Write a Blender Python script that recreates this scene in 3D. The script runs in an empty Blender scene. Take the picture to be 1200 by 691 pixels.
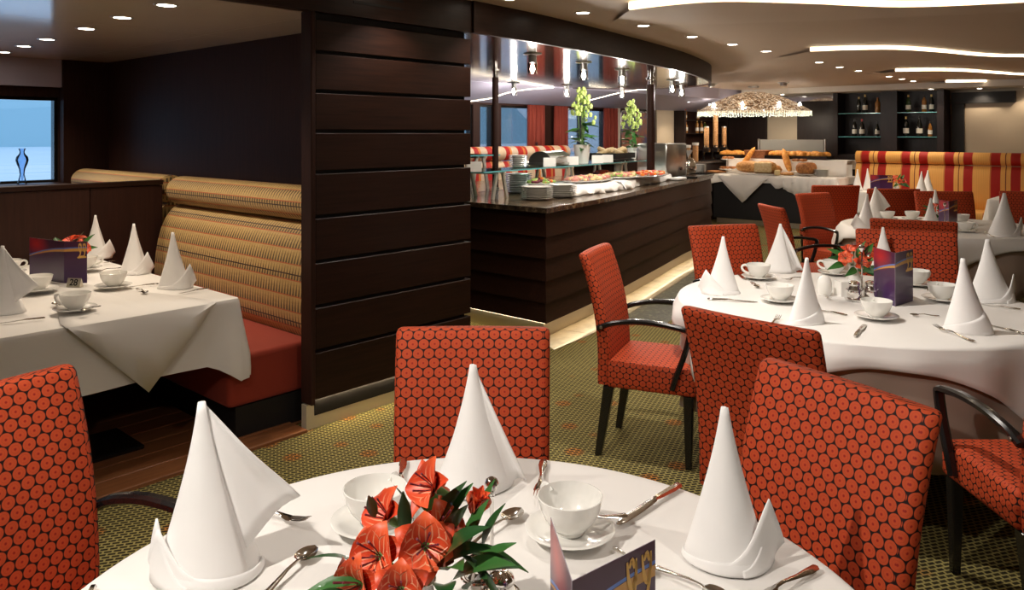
import bpy, bmesh, math, random
from mathutils import Vector, Matrix
random.seed(7)
PI = math.pi
S = bpy.context.scene
COL = S.collection

# ------------------------------------------------------------------ camera
# World: X runs along the ship, Y across it towards the window side, Z up.
FPX, CX, HY, EYE = 914.0, 600.0, 157.0, 1.6
TH = math.radians(41.9)
CT, ST = math.cos(TH), math.sin(TH)
cam_d = bpy.data.cameras.new('camera')
cam = bpy.data.objects.new('camera', cam_d)
COL.objects.link(cam)
cam.location = (0, 0, EYE)
cam.rotation_euler = (PI/2, 0, TH - PI/2)
cam_d.sensor_fit = 'HORIZONTAL'
cam_d.sensor_width = 36.0
cam_d.lens = 36.0*FPX/1200.0
cam_d.shift_y = -(345.5 - HY)/1200.0
cam_d.clip_start = 0.05
cam_d.clip_end = 500
S.camera = cam

# ------------------------------------------------------------------ world and exposure
wd = bpy.data.worlds.new('dusk_sky'); S.world = wd; wd.use_nodes = True
bgn = wd.node_tree.nodes['Background']
bgn.inputs['Color'].default_value = (0.52, 0.72, 1.0, 1)
bgn.inputs['Strength'].default_value = 0.68
S.view_settings.view_transform = 'Standard'
S.view_settings.look = 'None'
S.view_settings.exposure = 0.9
S.view_settings.gamma = 1.0
S.view_settings.use_curve_mapping = False
WARM = (1.0, 0.83, 0.64)
NEUT = (1.0, 0.92, 0.83)
P_ROW, P_TABLE, P_BOOTH, P_STRIP = 18.0, 62.0, 17.0, 4.5

# ------------------------------------------------------------------ pixel -> place helpers
def cw(X, zc, z=0.0):
    return Vector((zc*CT + X*ST, zc*ST - X*CT, z))
def PZ(x, y, z):
    zc = FPX*(EYE - z)/(y - HY)
    return cw((x-CX)*zc/FPX, zc, z)
def PD(x, y, zc):
    return cw((x-CX)*zc/FPX, zc, EYE - (y-HY)*zc/FPX)
def PU(x, y, u):
    r = (x-CX)/FPX
    return PD(x, y, u/(CT + ST*r))
def PV(x, y, v):
    r = (x-CX)/FPX
    return PD(x, y, v/(ST - CT*r))
def face(phi):
    """rotation about Z for a thing whose front is local +Y; phi in degrees clockwise from the viewing direction."""
    return TH - math.radians(phi) - PI/2

# ------------------------------------------------------------------ mesh builder
class MB:
    def __init__(s): s.v = []; s.f = []; s.uv = []; s.mi = []
    def add(s, vs, fs, uvs=None, mi=0):
        o = len(s.v); s.v += [tuple(p) for p in vs]
        for i, f in enumerate(fs):
            s.f.append([o+k for k in f]); s.uv.append(uvs[i] if uvs else None); s.mi.append(mi)
        return s
    def box(s, c, d, M=None, mi=0):
        x, y, z = d[0]/2, d[1]/2, d[2]/2
        P = [Vector((a*x, b*y, e*z)) for e in (-1, 1) for b in (-1, 1) for a in (-1, 1)]
        if M is not None: P = [M @ p for p in P]
        P = [p + Vector(c) for p in P]
        return s.add(P, [(0,2,3,1), (4,5,7,6), (0,1,5,4), (2,6,7,3), (0,4,6,2), (1,3,7,5)], None, mi)
    def bar(s, a, b, w, h, up=Vector((0,0,1)), mi=0):
        a, b = Vector(a), Vector(b); d = (b-a).normalized()
        if abs(d.dot(up)) > .98: up = Vector((0,1,0))
        r = d.cross(up).normalized(); u = r.cross(d)
        P = [q + r*(i*w/2) + u*(j*h/2) for q in (a, b) for j in (-1, 1) for i in (-1, 1)]
        return s.add(P, [(0,1,3,2), (4,6,7,5), (0,4,5,1), (2,3,7,6), (0,2,6,4), (1,5,7,3)], None, mi)
    def rbox(s, c, d, r, seg=2, M=None, mi=0, deform=None):
        bm = bmesh.new(); bmesh.ops.create_cube(bm, size=1)
        for v in bm.verts: v.co = Vector((v.co.x*d[0], v.co.y*d[1], v.co.z*d[2]))
        bmesh.ops.bevel(bm, geom=bm.edges[:], offset=r, segments=seg, profile=.5, affect='EDGES')
        P = [v.co.copy() for v in bm.verts]; bm.verts.index_update()
        F = [[v.index for v in f.verts] for f in bm.faces]; bm.free()
        if deform: P = [deform(p) for p in P]
        if M is not None: P = [M @ p for p in P]
        return s.add([p + Vector(c) for p in P], F, None, mi)
    def grid(s, rows, cu=False, cv=False, uv=None, flip=False, mi=0):
        n, m = len(rows), len(rows[0]); vs = [p for r in rows for p in r]; fs = []; us = []
        for i in range(n if cv else n-1):
            for j in range(m if cu else m-1):
                i2, j2 = (i+1) % n, (j+1) % m
                q = [i*m+j, i*m+j2, i2*m+j2, i2*m+j]
                w = None
                if uv: w = [uv(i, j), uv(i, j+1), uv(i+1, j+1), uv(i+1, j)]
                if flip:
                    q = q[::-1]; w = w[::-1] if w else None
                fs.append(q); us.append(w)
        return s.add(vs, fs, us if uv else None, mi)
    def lathe(s, prof, n=24, c=(0,0,0), mi=0, sx=1.0, sy=1.0):
        rows = [[(c[0]+r*math.cos(2*PI*k/n)*sx, c[1]+r*math.sin(2*PI*k/n)*sy, c[2]+z) for k in range(n)] for r, z in prof]
        return s.grid(rows, cu=True, mi=mi)
    def tube(s, pts, rad, n=8, cap=True, mi=0, flat=1.0):
        pts = [Vector(p) for p in pts]; N = len(pts)
        if not hasattr(rad, '__len__'): rad = [rad]*N
        rows = []; up = None
        for i, p in enumerate(pts):
            t = (pts[min(i+1, N-1)] - pts[max(i-1, 0)]).normalized()
            if up is None:
                up = Vector((0,0,1)) if abs(t.z) < .9 else Vector((1,0,0))
            r = t.cross(up).normalized(); up = r.cross(t).normalized()
            rows.append([p + r*(math.cos(2*PI*k/n)*rad[i]) + up*(math.sin(2*PI*k/n)*rad[i]*flat) for k in range(n)])
        o = len(s.v)
        s.grid(rows, cu=True, mi=mi)
        if cap:
            s.f.append([o+k for k in range(n)][::-1]); s.uv.append(None); s.mi.append(mi)
            s.f.append([o+(N-1)*n+k for k in range(n)]); s.uv.append(None); s.mi.append(mi)
        return s
    def prism(s, pts, z0, z1, mi=0):
        n = len(pts)
        P = [(p[0], p[1], z0) for p in pts] + [(p[0], p[1], z1) for p in pts]
        F = [list(range(n))[::-1], list(range(n, 2*n))] + [[i, (i+1) % n, n+(i+1) % n, n+i] for i in range(n)]
        return s.add(P, F, None, mi)
    def extrude(s, prof, axis_pts, caps=True, mi=0):
        """profile of 2-D (a,b) points swept between two placement functions; uv = (length, arc)"""
        arc = [0.0]
        for i in range(1, len(prof)): arc.append(arc[-1] + math.hypot(prof[i][0]-prof[i-1][0], prof[i][1]-prof[i-1][1]))
        L, place = axis_pts
        rows = [[place(p[0], l, p[1]) for p in prof] for l in L]
        s.grid(rows, uv=lambda i, j: (L[i], arc[j]), mi=mi)
        if caps:
            n = len(prof); o = len(s.v) - n*len(L)
            for q in (list(range(n)), list(range(n*(len(L)-1), n*len(L)))[::-1]):
                s.f.append([o+k for k in q]); s.uv.append([(prof[k % n][0], prof[k % n][1]) for k in q]); s.mi.append(mi)
        return s
    def mesh(s, name, mats, smooth=35, flipfix=True):
        me = bpy.data.meshes.new(name); me.from_pydata(s.v, [], s.f)
        for m in (mats if isinstance(mats, (list, tuple)) else [mats]): me.materials.append(M[m] if isinstance(m, str) else m)
        me.polygons.foreach_set('material_index', s.mi)
        if flipfix:
            bm = bmesh.new(); bm.from_mesh(me); bmesh.ops.recalc_face_normals(bm, faces=bm.faces[:]); bm.to_mesh(me); bm.free()
        ul = me.uv_layers.new(name='uv')
        vs = me.vertices
        for p in me.polygons:
            w = s.uv[p.index] if p.index < len(s.uv) else None
            if w:
                m = dict(zip(s.f[p.index], w))
                for li in p.loop_indices: ul.data[li].uv = m[me.loops[li].vertex_index]
            else:
                n = p.normal; ax = max(range(3), key=lambda k: abs(n[k]))
                for li in p.loop_indices:
                    c = vs[me.loops[li].vertex_index].co
                    ul.data[li].uv = (c.y, c.z) if ax == 0 else ((c.x, c.z) if ax == 1 else (c.x, c.y))
        if smooth:
            me.polygons.foreach_set('use_smooth', [True]*len(me.polygons))
            me.set_sharp_from_angle(angle=math.radians(smooth))
        me.update()
        return me

def link(name, data, parent=None, loc=(0,0,0), rot=(0,0,0), scale=None):
    o = bpy.data.objects.new(name, data); COL.objects.link(o)
    o.location = loc; o.rotation_euler = rot if hasattr(rot, '__len__') else (0, 0, rot)
    if scale is not None: o.scale = scale if hasattr(scale, '__len__') else (scale,)*3
    if parent: o.parent = parent
    return o
LABELS = {}
def tag(o, label, cat, group=None, kind=None):
    o['label'] = label; o['category'] = cat
    if group: o['group'] = group
    if kind: o['kind'] = kind
    LABELS.setdefault(label, []).append((o.name, group))
    return o
def thing(name, label, cat, loc=(0,0,0), rot=0.0, group=None, scale=None):
    o = link(name, None, None, loc, rot, scale); o.empty_display_size = .05
    return tag(o, label, cat, group)
def one(name, me, label, cat, loc=(0,0,0), rot=0.0, group=None, scale=None):
    return tag(link(name, me, None, loc, rot, scale), label, cat, group)
def struct(name, me, parent=None):
    o = link(name, me, parent)
    if parent is None: o['kind'] = 'structure'
    return o
CACHE = {}
def cached(key, fn):
    if key not in CACHE: CACHE[key] = fn()
    return CACHE[key]
def solidify(o, t, off=-1):
    m = o.modifiers.new('thickness', 'SOLIDIFY'); m.thickness = t; m.offset = off; return o

# ------------------------------------------------------------------ materials
M = {}
def newmat(name):
    m = bpy.data.materials.new(name); m.use_nodes = True; M[name] = m
    nt = m.node_tree; return m, nt, nt.nodes['Principled BSDF']
def plain(name, col, rough=.5, metal=0.0, coat=0.0, emit=None, es=0.0, alpha=None, trans=0.0, ior=1.45, sheen=0.0, spec=.5):
    m, nt, b = newmat(name)
    b.inputs['Base Color'].default_value = (*col, 1); b.inputs['Roughness'].default_value = rough
    b.inputs['Metallic'].default_value = metal; b.inputs['Coat Weight'].default_value = coat
    b.inputs['Transmission Weight'].default_value = trans; b.inputs['IOR'].default_value = ior
    b.inputs['Sheen Weight'].default_value = sheen; b.inputs['Specular IOR Level'].default_value = spec
    if emit: b.inputs['Emission Color'].default_value = (*emit, 1); b.inputs['Emission Strength'].default_value = es
    return m
class N:
    """small node-graph helper"""
    def __init__(s, nt): s.nt = nt
    def n(s, t, **kw):
        o = s.nt.nodes.new(t)
        for k, v in kw.items(): setattr(o, k, v)
        return o
    def put(s, inp, v):
        if isinstance(v, bpy.types.NodeSocket): s.nt.links.new(v, inp)
        elif v is not None: inp.default_value = v
    def m(s, op, a, b=None, c=None):
        o = s.n('ShaderNodeMath', operation=op); s.put(o.inputs[0], a); s.put(o.inputs[1], b); s.put(o.inputs[2], c); return o.outputs[0]
    def vm(s, op, a, b=None):
        o = s.n('ShaderNodeVectorMath', operation=op); s.put(o.inputs[0], a); s.put(o.inputs[1], b)
        return o.outputs['Value'] if op in ('LENGTH', 'DOT_PRODUCT', 'DISTANCE') else o.outputs[0]
    def mix(s, f, a, b):
        o = s.n('ShaderNodeMix', data_type='RGBA'); s.put(o.inputs[0], f)
        s.put(o.inputs[6], (*a, 1) if isinstance(a, tuple) else a); s.put(o.inputs[7], (*b, 1) if isinstance(b, tuple) else b); return o.outputs[2]
    def ramp(s, f, stops, interp='LINEAR'):
        o = s.n('ShaderNodeValToRGB'); r = o.color_ramp; r.interpolation = interp
        while len(r.elements) < len(stops): r.elements.new(1.0)
        for e, (p, c) in zip(r.elements, stops): e.position = p; e.color = (*c, 1)
        s.put(o.inputs[0], f); return o.outputs[0]
    def noise(s, vec, scale, detail=3.0, rough=.5):
        o = s.n('ShaderNodeTexNoise'); s.put(o.inputs['Vector'], vec); o.inputs['Scale'].default_value = scale
        o.inputs['Detail'].default_value = detail; o.inputs['Roughness'].default_value = rough; return o.outputs[0]
    def coord(s, k='Object'): return s.n('ShaderNodeTexCoord').outputs[k]
    def scale(s, vec, sc): return s.vm('MULTIPLY', vec, sc)
    def sep(s, vec):
        o = s.n('ShaderNodeSeparateXYZ'); s.put(o.inputs[0], vec); return o.outputs
    def bump(s, b, h, st=.3, d=.01):
        o = s.n('ShaderNodeBump'); o.inputs['Strength'].default_value = st; o.inputs['Distance'].default_value = d
        s.put(o.inputs['Height'], h); s.nt.links.new(o.outputs[0], b.inputs['Normal'])
def wood(name, c1, c2, sc=(1.2, 22, 22), rough=.38, coat=.15):
    m, nt, b = newmat(name); g = N(nt)
    v = g.scale(g.coord(), sc)
    a = g.noise(v, 3.0, 6, .6); w = g.noise(g.coord(), .9, 2)
    f = g.m('ADD', g.m('MULTIPLY', a, .75), g.m('MULTIPLY', w, .3))
    g.put(b.inputs['Base Color'], g.ramp(f, [(.3, c1), (.75, c2)]))
    b.inputs['Roughness'].default_value = rough; b.inputs['Coat Weight'].default_value = coat; b.inputs['Coat Roughness'].default_value = .25
    g.bump(b, a, .08, .002)
    return m
wood('wenge', (.012, .0045, .003), (.034, .0125, .007), rough=.45, coat=.05)
wood('wenge_v', (.020, .0075, .005), (.044, .016, .010), sc=(22, 22, 1.2), rough=.6, coat=0.0)
wood('island_wood', (.015, .006, .0035), (.042, .016, .009), rough=.45, coat=.05)
wood('oak_floor', (.16, .055, .02), (.33, .13, .05), sc=(1.5, 18, 18), rough=.3)
wood('cab_wood', (.010, .005, .0045), (.022, .011, .009), sc=(20, 20, 1.0), rough=.45)
for _w in ('wenge', 'wenge_v', 'island_wood', 'cab_wood'): M[_w].node_tree.nodes['Principled BSDF'].inputs['Specular IOR Level'].default_value = .2
plain('black_gap', (.006, .004, .004), .7)
plain('black_lacquer', (.008, .007, .007), .22, coat=.3)
plain('black_matte', (.01, .009, .009), .6)
plain('chrome', (.82, .80, .77), .09, 1.0)
plain('silver', (.80, .77, .72), .13, 1.0)
plain('steel', (.55, .54, .52), .28, 1.0)
plain('plinth_steel', (.66, .60, .46), .45, .35)
plain('leg_steel', (.68, .64, .56), .35, .6)
plain('brushed', (.62, .58, .50), .35, 1.0)
plain('porcelain', (.86, .85, .81), .12, coat=.6)
plain('white_paint', (.62, .58, .52), .6)
plain('paper', (.85, .84, .80), .7)
plain('lavender_paint', (.46, .44, .56), .55)
plain('cream_wall', (.50, .42, .31), .55)
plain('stone_dark', (.05, .04, .035), .25, coat=.4)
plain('leaf_green', (.04, .15, .03), .38, coat=.2)
plain('leaf_dark', (.018, .075, .018), .36, coat=.2)
plain('leaf_pale', (.42, .55, .14), .5)
plain('stem_green', (.12, .24, .06), .5)
plain('lamp_off', (.03, .03, .03), .3)
def emitter(name, col, st):
    m, nt, b = newmat(name)
    b.inputs['Base Color'].default_value = (.8, .8, .8, 1)
    b.inputs['Emission Color'].default_value = (*col, 1); b.inputs['Emission Strength'].default_value = st
    return m
emitter('lens_glow', (1, .90, .74), 12)
emitter('strip_glow', (1, .86, .62), P_STRIP)
emitter('under_glow', (1, .80, .50), 5.5)
emitter('plinth_glow', (1, .80, .50), 45)
emitter('bulb_glow', (1, .95, .85), 30)
def glassmat(name, col, rough=.0, mixf=.75, tint=None):
    """thin pane: mostly clear, with a mirror coat that grows at grazing angles"""
    m, nt, b = newmat(name); g = N(nt); out = nt.nodes['Material Output']
    tr = g.n('ShaderNodeBsdfTransparent'); tr.inputs[0].default_value = (*col, 1)
    gl = g.n('ShaderNodeBsdfGlossy'); gl.inputs['Roughness'].default_value = rough
    fr = g.n('ShaderNodeFresnel'); fr.inputs[0].default_value = 1.45
    mx = g.n('ShaderNodeMixShader'); nt.links.new(g.m('MULTIPLY', fr.outputs[0], mixf), mx.inputs[0])
    nt.links.new(tr.outputs[0], mx.inputs[1]); nt.links.new(gl.outputs[0], mx.inputs[2]); nt.links.new(mx.outputs[0], out.inputs[0])
    return m
glassmat('pane_glass', (.93, .97, 1.0))
glassmat('shelf_glass', (.70, .88, .85), mixf=.9)
glassmat('vase_glass', (.80, .90, 1.0), mixf=1.6)
plain('shelf_edge', (.12, .42, .45), .15, coat=.6)
def cloth(name, col, bump=.05, rough=.75, sheen=.1):
    m, nt, b = newmat(name); g = N(nt)
    v = g.coord('UV'); w = g.noise(g.scale(v, (420, 420, 420)), 1.0, 1)
    big = g.noise(g.coord(), 6.0, 3)
    c = g.mix(big, tuple(x*.96 for x in col), col)
    g.put(b.inputs['Base Color'], c); b.inputs['Roughness'].default_value = rough; b.inputs['Sheen Weight'].default_value = sheen
    h = g.m('ADD', g.m('MULTIPLY', w, .04), big)
    g.bump(b, h, bump, .02)
    return m
cloth('linen', (.84, .82, .79), .10)
cloth('linen_napkin', (.92, .91, .90), .06)
cloth('linen_under', (.40, .30, .24), .10)
cloth('seat_red', (.33, .035, .014), .12)
def hexfabric(name, pitch, disc, line, dot):
    m, nt, b = newmat(name); g = N(nt)
    v = g.coord('UV'); s3 = math.sqrt(3)
    p = g.scale(v, (1/pitch, 1/(pitch*s3), 0))
    def cell(off):
        q = g.vm('FRACTION', g.vm('ADD', p, (off+50, off+50, 0)))
        q = g.vm('SUBTRACT', q, (.5, .5, 0))
        return g.vm('LENGTH', g.scale(q, (1, s3, 0)))
    d = g.m('MINIMUM', cell(0), cell(.5))
    def step(e, w=.02):
        o = g.n('ShaderNodeMapRange'); g.put(o.inputs[0], d); o.inputs[1].default_value = e-w; o.inputs[2].default_value = e+w
        return o.outputs[0]
    wv = g.noise(g.scale(v, (900, 900, 0)), 1.0, 1)
    base = g.mix(wv, tuple(x*.78 for x in disc), tuple(min(1, x*1.15) for x in disc))
    c = g.mix(step(.09), dot, base)
    ring = g.m('SUBTRACT', step(.27, .012), step(.30, .012))
    c = g.mix(g.m('MULTIPLY', ring, .2), c, line)
    out = step(.462)
    c = g.mix(out, c, line)
    g.put(b.inputs['Base Color'], c)
    b.inputs['Roughness'].default_value = .7; b.inputs['Specular IOR Level'].default_value = .25
    g.bump(b, g.m('SUBTRACT', 1.0, out), .25, .002)
    return m
hexfabric('hex_orange', .0322, (.50, .066, .018), (.012, .004, .003), (.27, .014, .008))
def carpet():
    m, nt, b = newmat('carpet'); g = N(nt)
    v = g.coord()
    r = g.n('ShaderNodeVectorRotate', rotation_type='Z_AXIS'); g.put(r.inputs['Vector'], v); r.inputs['Angle'].default_value = .55
    br = g.n('ShaderNodeTexBrick'); g.put(br.inputs['Vector'], g.vm('ADD', r.outputs[0], g.scale(g.n('ShaderNodeTexNoise').outputs['Color'], (.004, .004, 0))))
    br.inputs['Scale'].default_value = 1.0; br.inputs['Brick Width'].default_value = .034; br.inputs['Row Height'].default_value = .021
    br.inputs['Mortar Size'].default_value = .0042; br.inputs['Mortar Smooth'].default_value = .25; br.offset = .5
    br.inputs['Color1'].default_value = (.022, .018, .010, 1); br.inputs['Color2'].default_value = (.04, .032, .014, 1)
    vo = g.n('ShaderNodeTexVoronoi'); g.put(vo.inputs['Vector'], g.scale(v, (4.2, 4.2, 0))); vo.inputs['Scale'].default_value = 1.0; vo.inputs['Randomness'].default_value = .35
    patch = g.ramp(vo.outputs['Distance'], [(.16, (1, 1, 1)), (.24, (0, 0, 0))])
    olive = g.mix(g.noise(v, 2.2, 2), (.24, .20, .065), (.36, .30, .11))
    g.put(br.inputs['Mortar'], g.mix(patch, olive, (.40, .17, .04)))
    g.put(b.inputs['Base Color'], br.outputs[0]); b.inputs['Roughness'].default_value = .9; b.inputs['Specular IOR Level'].default_value = .1
    g.bump(b, br.outputs['Fac'], .5, .004)
carpet()
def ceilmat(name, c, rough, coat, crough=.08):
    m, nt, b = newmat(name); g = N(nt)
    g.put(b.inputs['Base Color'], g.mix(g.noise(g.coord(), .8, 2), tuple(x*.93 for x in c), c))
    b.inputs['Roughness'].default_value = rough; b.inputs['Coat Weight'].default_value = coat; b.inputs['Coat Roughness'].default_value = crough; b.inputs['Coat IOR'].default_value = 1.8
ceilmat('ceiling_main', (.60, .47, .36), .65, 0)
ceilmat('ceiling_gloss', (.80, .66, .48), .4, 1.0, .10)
plain('canopy_mirror', (.74, .69, .63), .11, 1.0)
def comb():
    """tan booth cloth with fine dark comb stripes and thin lengthwise lines"""
    m, nt, b = newmat('comb_stripe'); g = N(nt)
    x, y, _ = g.sep(g.coord('UV'))
    t = g.m('ABSOLUTE', g.m('SUBTRACT', g.m('FRACT', g.m('MULTIPLY', x, 1/.029)), .5))      # 0 mid .5 edge
    band = g.m('FRACT', g.m('MULTIPLY', y, 1/.088))
    saw = g.m('MULTIPLY', g.m('SUBTRACT', 1.0, band), .36)
    dark = g.m('LESS_THAN', t, saw)
    base = g.mix(g.noise(g.scale(g.coord('UV'), (3, 20, 0)), 4, 2), (.40, .25, .075), (.62, .43, .17))
    c = g.mix(g.m('MULTIPLY', dark, .88), base, (.05, .03, .012))
    l1 = g.m('LESS_THAN', g.m('FRACT', g.m('MULTIPLY', y, 1/.088)), .075)
    c = g.mix(g.m('MULTIPLY', l1, .85), c, (.50, .10, .03))
    l2 = g.m('LESS_THAN', g.m('FRACT', g.m('ADD', g.m('MULTIPLY', y, 1/.264), .55)), .028)
    c = g.mix(l2, c, (.03, .008, .006))
    g.put(b.inputs['Base Color'], c); b.inputs['Roughness'].default_value = .6; b.inputs['Sheen Weight'].default_value = .1
comb()
def stripes(name, per, stops):
    m, nt, b = newmat(name); g = N(nt)
    x, y, _ = g.sep(g.coord('UV'))
    f = g.m('FRACT', g.m('MULTIPLY', x, 1/per))
    c = g.ramp(f, stops, 'CONSTANT')
    fine = g.m('MULTIPLY', g.m('GREATER_THAN', g.m('FRACT', g.m('MULTIPLY', x, 46)), .7), .18)
    c = g.mix(fine, c, (.22, .03, .01))
    g.put(b.inputs['Base Color'], c); b.inputs['Roughness'].default_value = .6; b.inputs['Specular IOR Level'].default_value = .25
YEL, RED, ORA, PLU = (.80, .42, .11), (.38, .012, .008), (.55, .19, .045), (.12, .01, .012)
stripes('stripe_far', .62, [(0, YEL), (.36, RED), (.56, YEL), (.655, PLU), (.675, YEL), (.77, RED), (.97, ORA)])
stripes('stripe_win', .62, [(0, (.55, .42, .30)), (.2, RED), (.38, ORA), (.45, RED), (.52, (.62, .46, .30)), (.80, RED), (.93, ORA)])
def curtainmat(name, a, b_):
    m, nt, b = newmat(name); g = N(nt)
    g.put(b.inputs['Base Color'], g.mix(g.noise(g.scale(g.coord(), (30, 30, .5)), 1, 2), a, b_)); b.inputs['Roughness'].default_value = .8
curtainmat('curtain_red', (.18, .018, .014), (.32, .05, .022))
def stone(name, a, b_, c, sc=9, rough=.3):
    m, nt, b = newmat(name); g = N(nt)
    f = g.noise(g.coord(), sc, 8, .65)
    g.put(b.inputs['Base Color'], g.ramp(f, [(.3, a), (.5, b_), (.68, c)])); b.inputs['Roughness'].default_value = rough; b.inputs['Coat Weight'].default_value = .3
stone('marble_top', (.02, .014, .010), (.06, .04, .025), (.32, .22, .12), 14, .22)
stone('border_stone', (.20, .15, .09), (.34, .26, .16), (.45, .36, .24), 5, .35)
stone('slate_floor', (.02, .022, .014), (.045, .045, .025), (.20, .19, .12), 22, .4)
def breadmat(name, a, b_, sc=30):
    m, nt, b = newmat(name); g = N(nt)
    f = g.noise(g.coord(), sc, 4)
    g.put(b.inputs['Base Color'], g.ramp(f, [(.35, a), (.65, b_)])); b.inputs['Roughness'].default_value = .6; g.bump(b, f, .4, .01)
breadmat('bread', (.42, .17, .04), (.72, .40, .14))
breadmat('crust', (.30, .10, .025), (.55, .24, .07))
breadmat('pastry', (.50, .17, .02), (.80, .40, .08))
breadmat('crumb', (.70, .48, .22), (.85, .68, .40))
breadmat('cereal', (.35, .16, .06), (.62, .36, .16), 60)
breadmat('wicker', (.16, .055, .02), (.36, .15, .06), 60)
plain('tomato', (.75, .07, .02), .35)
plain('carrot', (.85, .22, .03), .4)
plain('lettuce', (.30, .45, .10), .5)
plain('ham', (.70, .30, .24), .45)
plain('cheese', (.85, .68, .35), .45)
plain('radicchio', (.16, .02, .04), .5)
plain('bottle_dark', (.006, .008, .006), .12, coat=.8)
plain('bottle_green', (.03, .06, .015), .12, coat=.8)
plain('bottle_amber', (.30, .13, .03), .15, coat=.8)
plain('label_white', (.80, .77, .68), .6)
plain('cap_red', (.45, .03, .03), .4)
plain('cap_gold', (.6, .42, .15), .3, .6)
# ------------------------------------------------------------------ the setting
ZC, ZL = 2.465, 2.265          # main ceiling, low ceiling
VW, UB = 7.75, 15.2            # window wall, far wall
VP = 3.60                      # face of the wood pillar and the beam
UW = 2.90                      # dark wall behind the booth sofa

def quadbox(x0, x1, y0, y1, z0, z1, mb=None):
    mb = mb or MB(); return mb.box(((x0+x1)/2, (y0+y1)/2, (z0+z1)/2), (x1-x0, y1-y0, z1-z0))

struct('floor', quadbox(-3.5, UB+.3, -3.5, VW, -.1, 0).mesh('floor', 'carpet'))
# booth floor of wood boards, each board its own piece
bf = struct('floor_booth', quadbox(-3.4, UW, VP+.16, VW, -.05, .006).mesh('booth_floor', 'oak_floor'))
for k in range(7):
    y0 = VP + .005 + k*.155
    struct('floor_board', MB().rbox((-.62, y0+.0775, .007), (6.0, .150, .022), .003, 1).mesh('floor_board', 'oak_floor'), bf)
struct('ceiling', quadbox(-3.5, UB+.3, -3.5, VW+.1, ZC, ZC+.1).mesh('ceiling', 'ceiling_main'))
# low glossy ceiling over the booths, in panels with shadow joints
cb = struct('ceiling_booth', quadbox(-3.5, UW, VP+.05, VW, ZL+.02, ZL+.06).mesh('ceiling_backing', 'black_gap'))
us = [-3.5, -1.7, -.35, 1.02, 2.52, UW]; vs_ = [VP+.06, 5.02, 6.42, VW]
for i in range(len(us)-1):
    for j in range(len(vs_)-1):
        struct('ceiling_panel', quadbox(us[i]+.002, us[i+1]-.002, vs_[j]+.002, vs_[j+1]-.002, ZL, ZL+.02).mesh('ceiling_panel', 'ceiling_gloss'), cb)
# walls out of frame that close the room
struct('wall_right', quadbox(-3.5, UB+.3, -3.6, -3.5, 0, ZC).mesh('wall_right', 'cream_wall'))
struct('wall_rear', quadbox(-3.6, -3.5, -3.5, VW, 0, ZC).mesh('wall_rear', 'cream_wall'))

# window wall: piers, header and sill, then each window
wins = [(-3.0, -1.9), (-1.5, -.45), (.2, 1.2), (1.6, 2.51), (6.9, 7.82), (7.96, 8.24), (8.40, 9.15), (9.80, 11.05), (11.9, 11.95)]
wins = wins[:-1]
Z0, Z1 = 1.16, 1.93
Z1F = 2.02
mb = MB()
edges = [-3.5] + [e for w in wins for e in w] + [UB+.3]
for i in range(0, len(edges), 2):
    quadbox(edges[i], edges[i+1], VW, VW+.14, 0, ZC, mb)
for (a, b) in wins:
    zt = Z1 if a < 3 else Z1F
    quadbox(a, b, VW, VW+.14, zt, ZC, mb); quadbox(a, b, VW, VW+.14, 0, Z0, mb)
struct('wall_window', mb.mesh('wall_window', 'wenge_v'))
struct('trim_15', quadbox(12.66, 13.28, VW-.03, VW-.002, 0, 2.05).mesh('cream_panel', 'cream_wall'))
struct('trim_16', quadbox(11.30, 11.42, VW-.05, VW-.002, 0, 2.05).mesh('pale_post', 'white_paint'))
for i, (a, b) in enumerate(wins):
    zt = Z1 if a < 3 else Z1F
    w = struct('window_%d' % (i+1), quadbox(a, b, VW+.07, VW+.078, Z0, zt).mesh('pane', 'pane_glass'))
    fm = MB()
    t = .03
    quadbox(a, a+t, VW+.03, VW+.11, Z0, zt, fm); quadbox(b-t, b, VW+.03, VW+.11, Z0, zt, fm)
    quadbox(a+t, b-t, VW+.03, VW+.11, zt-t, zt, fm); quadbox(a+t, b-t, VW+.03, VW+.11, Z0, Z0+t, fm)
    if b-a > 1.0: quadbox((a+b)/2-.05, (a+b)/2+.05, VW+.03, VW+.11, Z0, zt, fm)
    struct('window_frame', fm.mesh('window_frame', 'black_lacquer'), w)
struct('trim_1', MB().rbox((-.1, VW-.14, 1.15), (5.2, .28, .04), .006, 1).mesh('window_sill', 'wenge'))
struct('trim_2', MB().rbox((8.9, VW-.14, 1.15), (5.6, .28, .04), .006, 1).mesh('window_sill', 'wenge'))
struct('trim_3', quadbox(-3.5, 2.52, VW-.06, VW, 2.02, ZL-.002).mesh('bulkhead', 'lavender_paint'))
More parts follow.
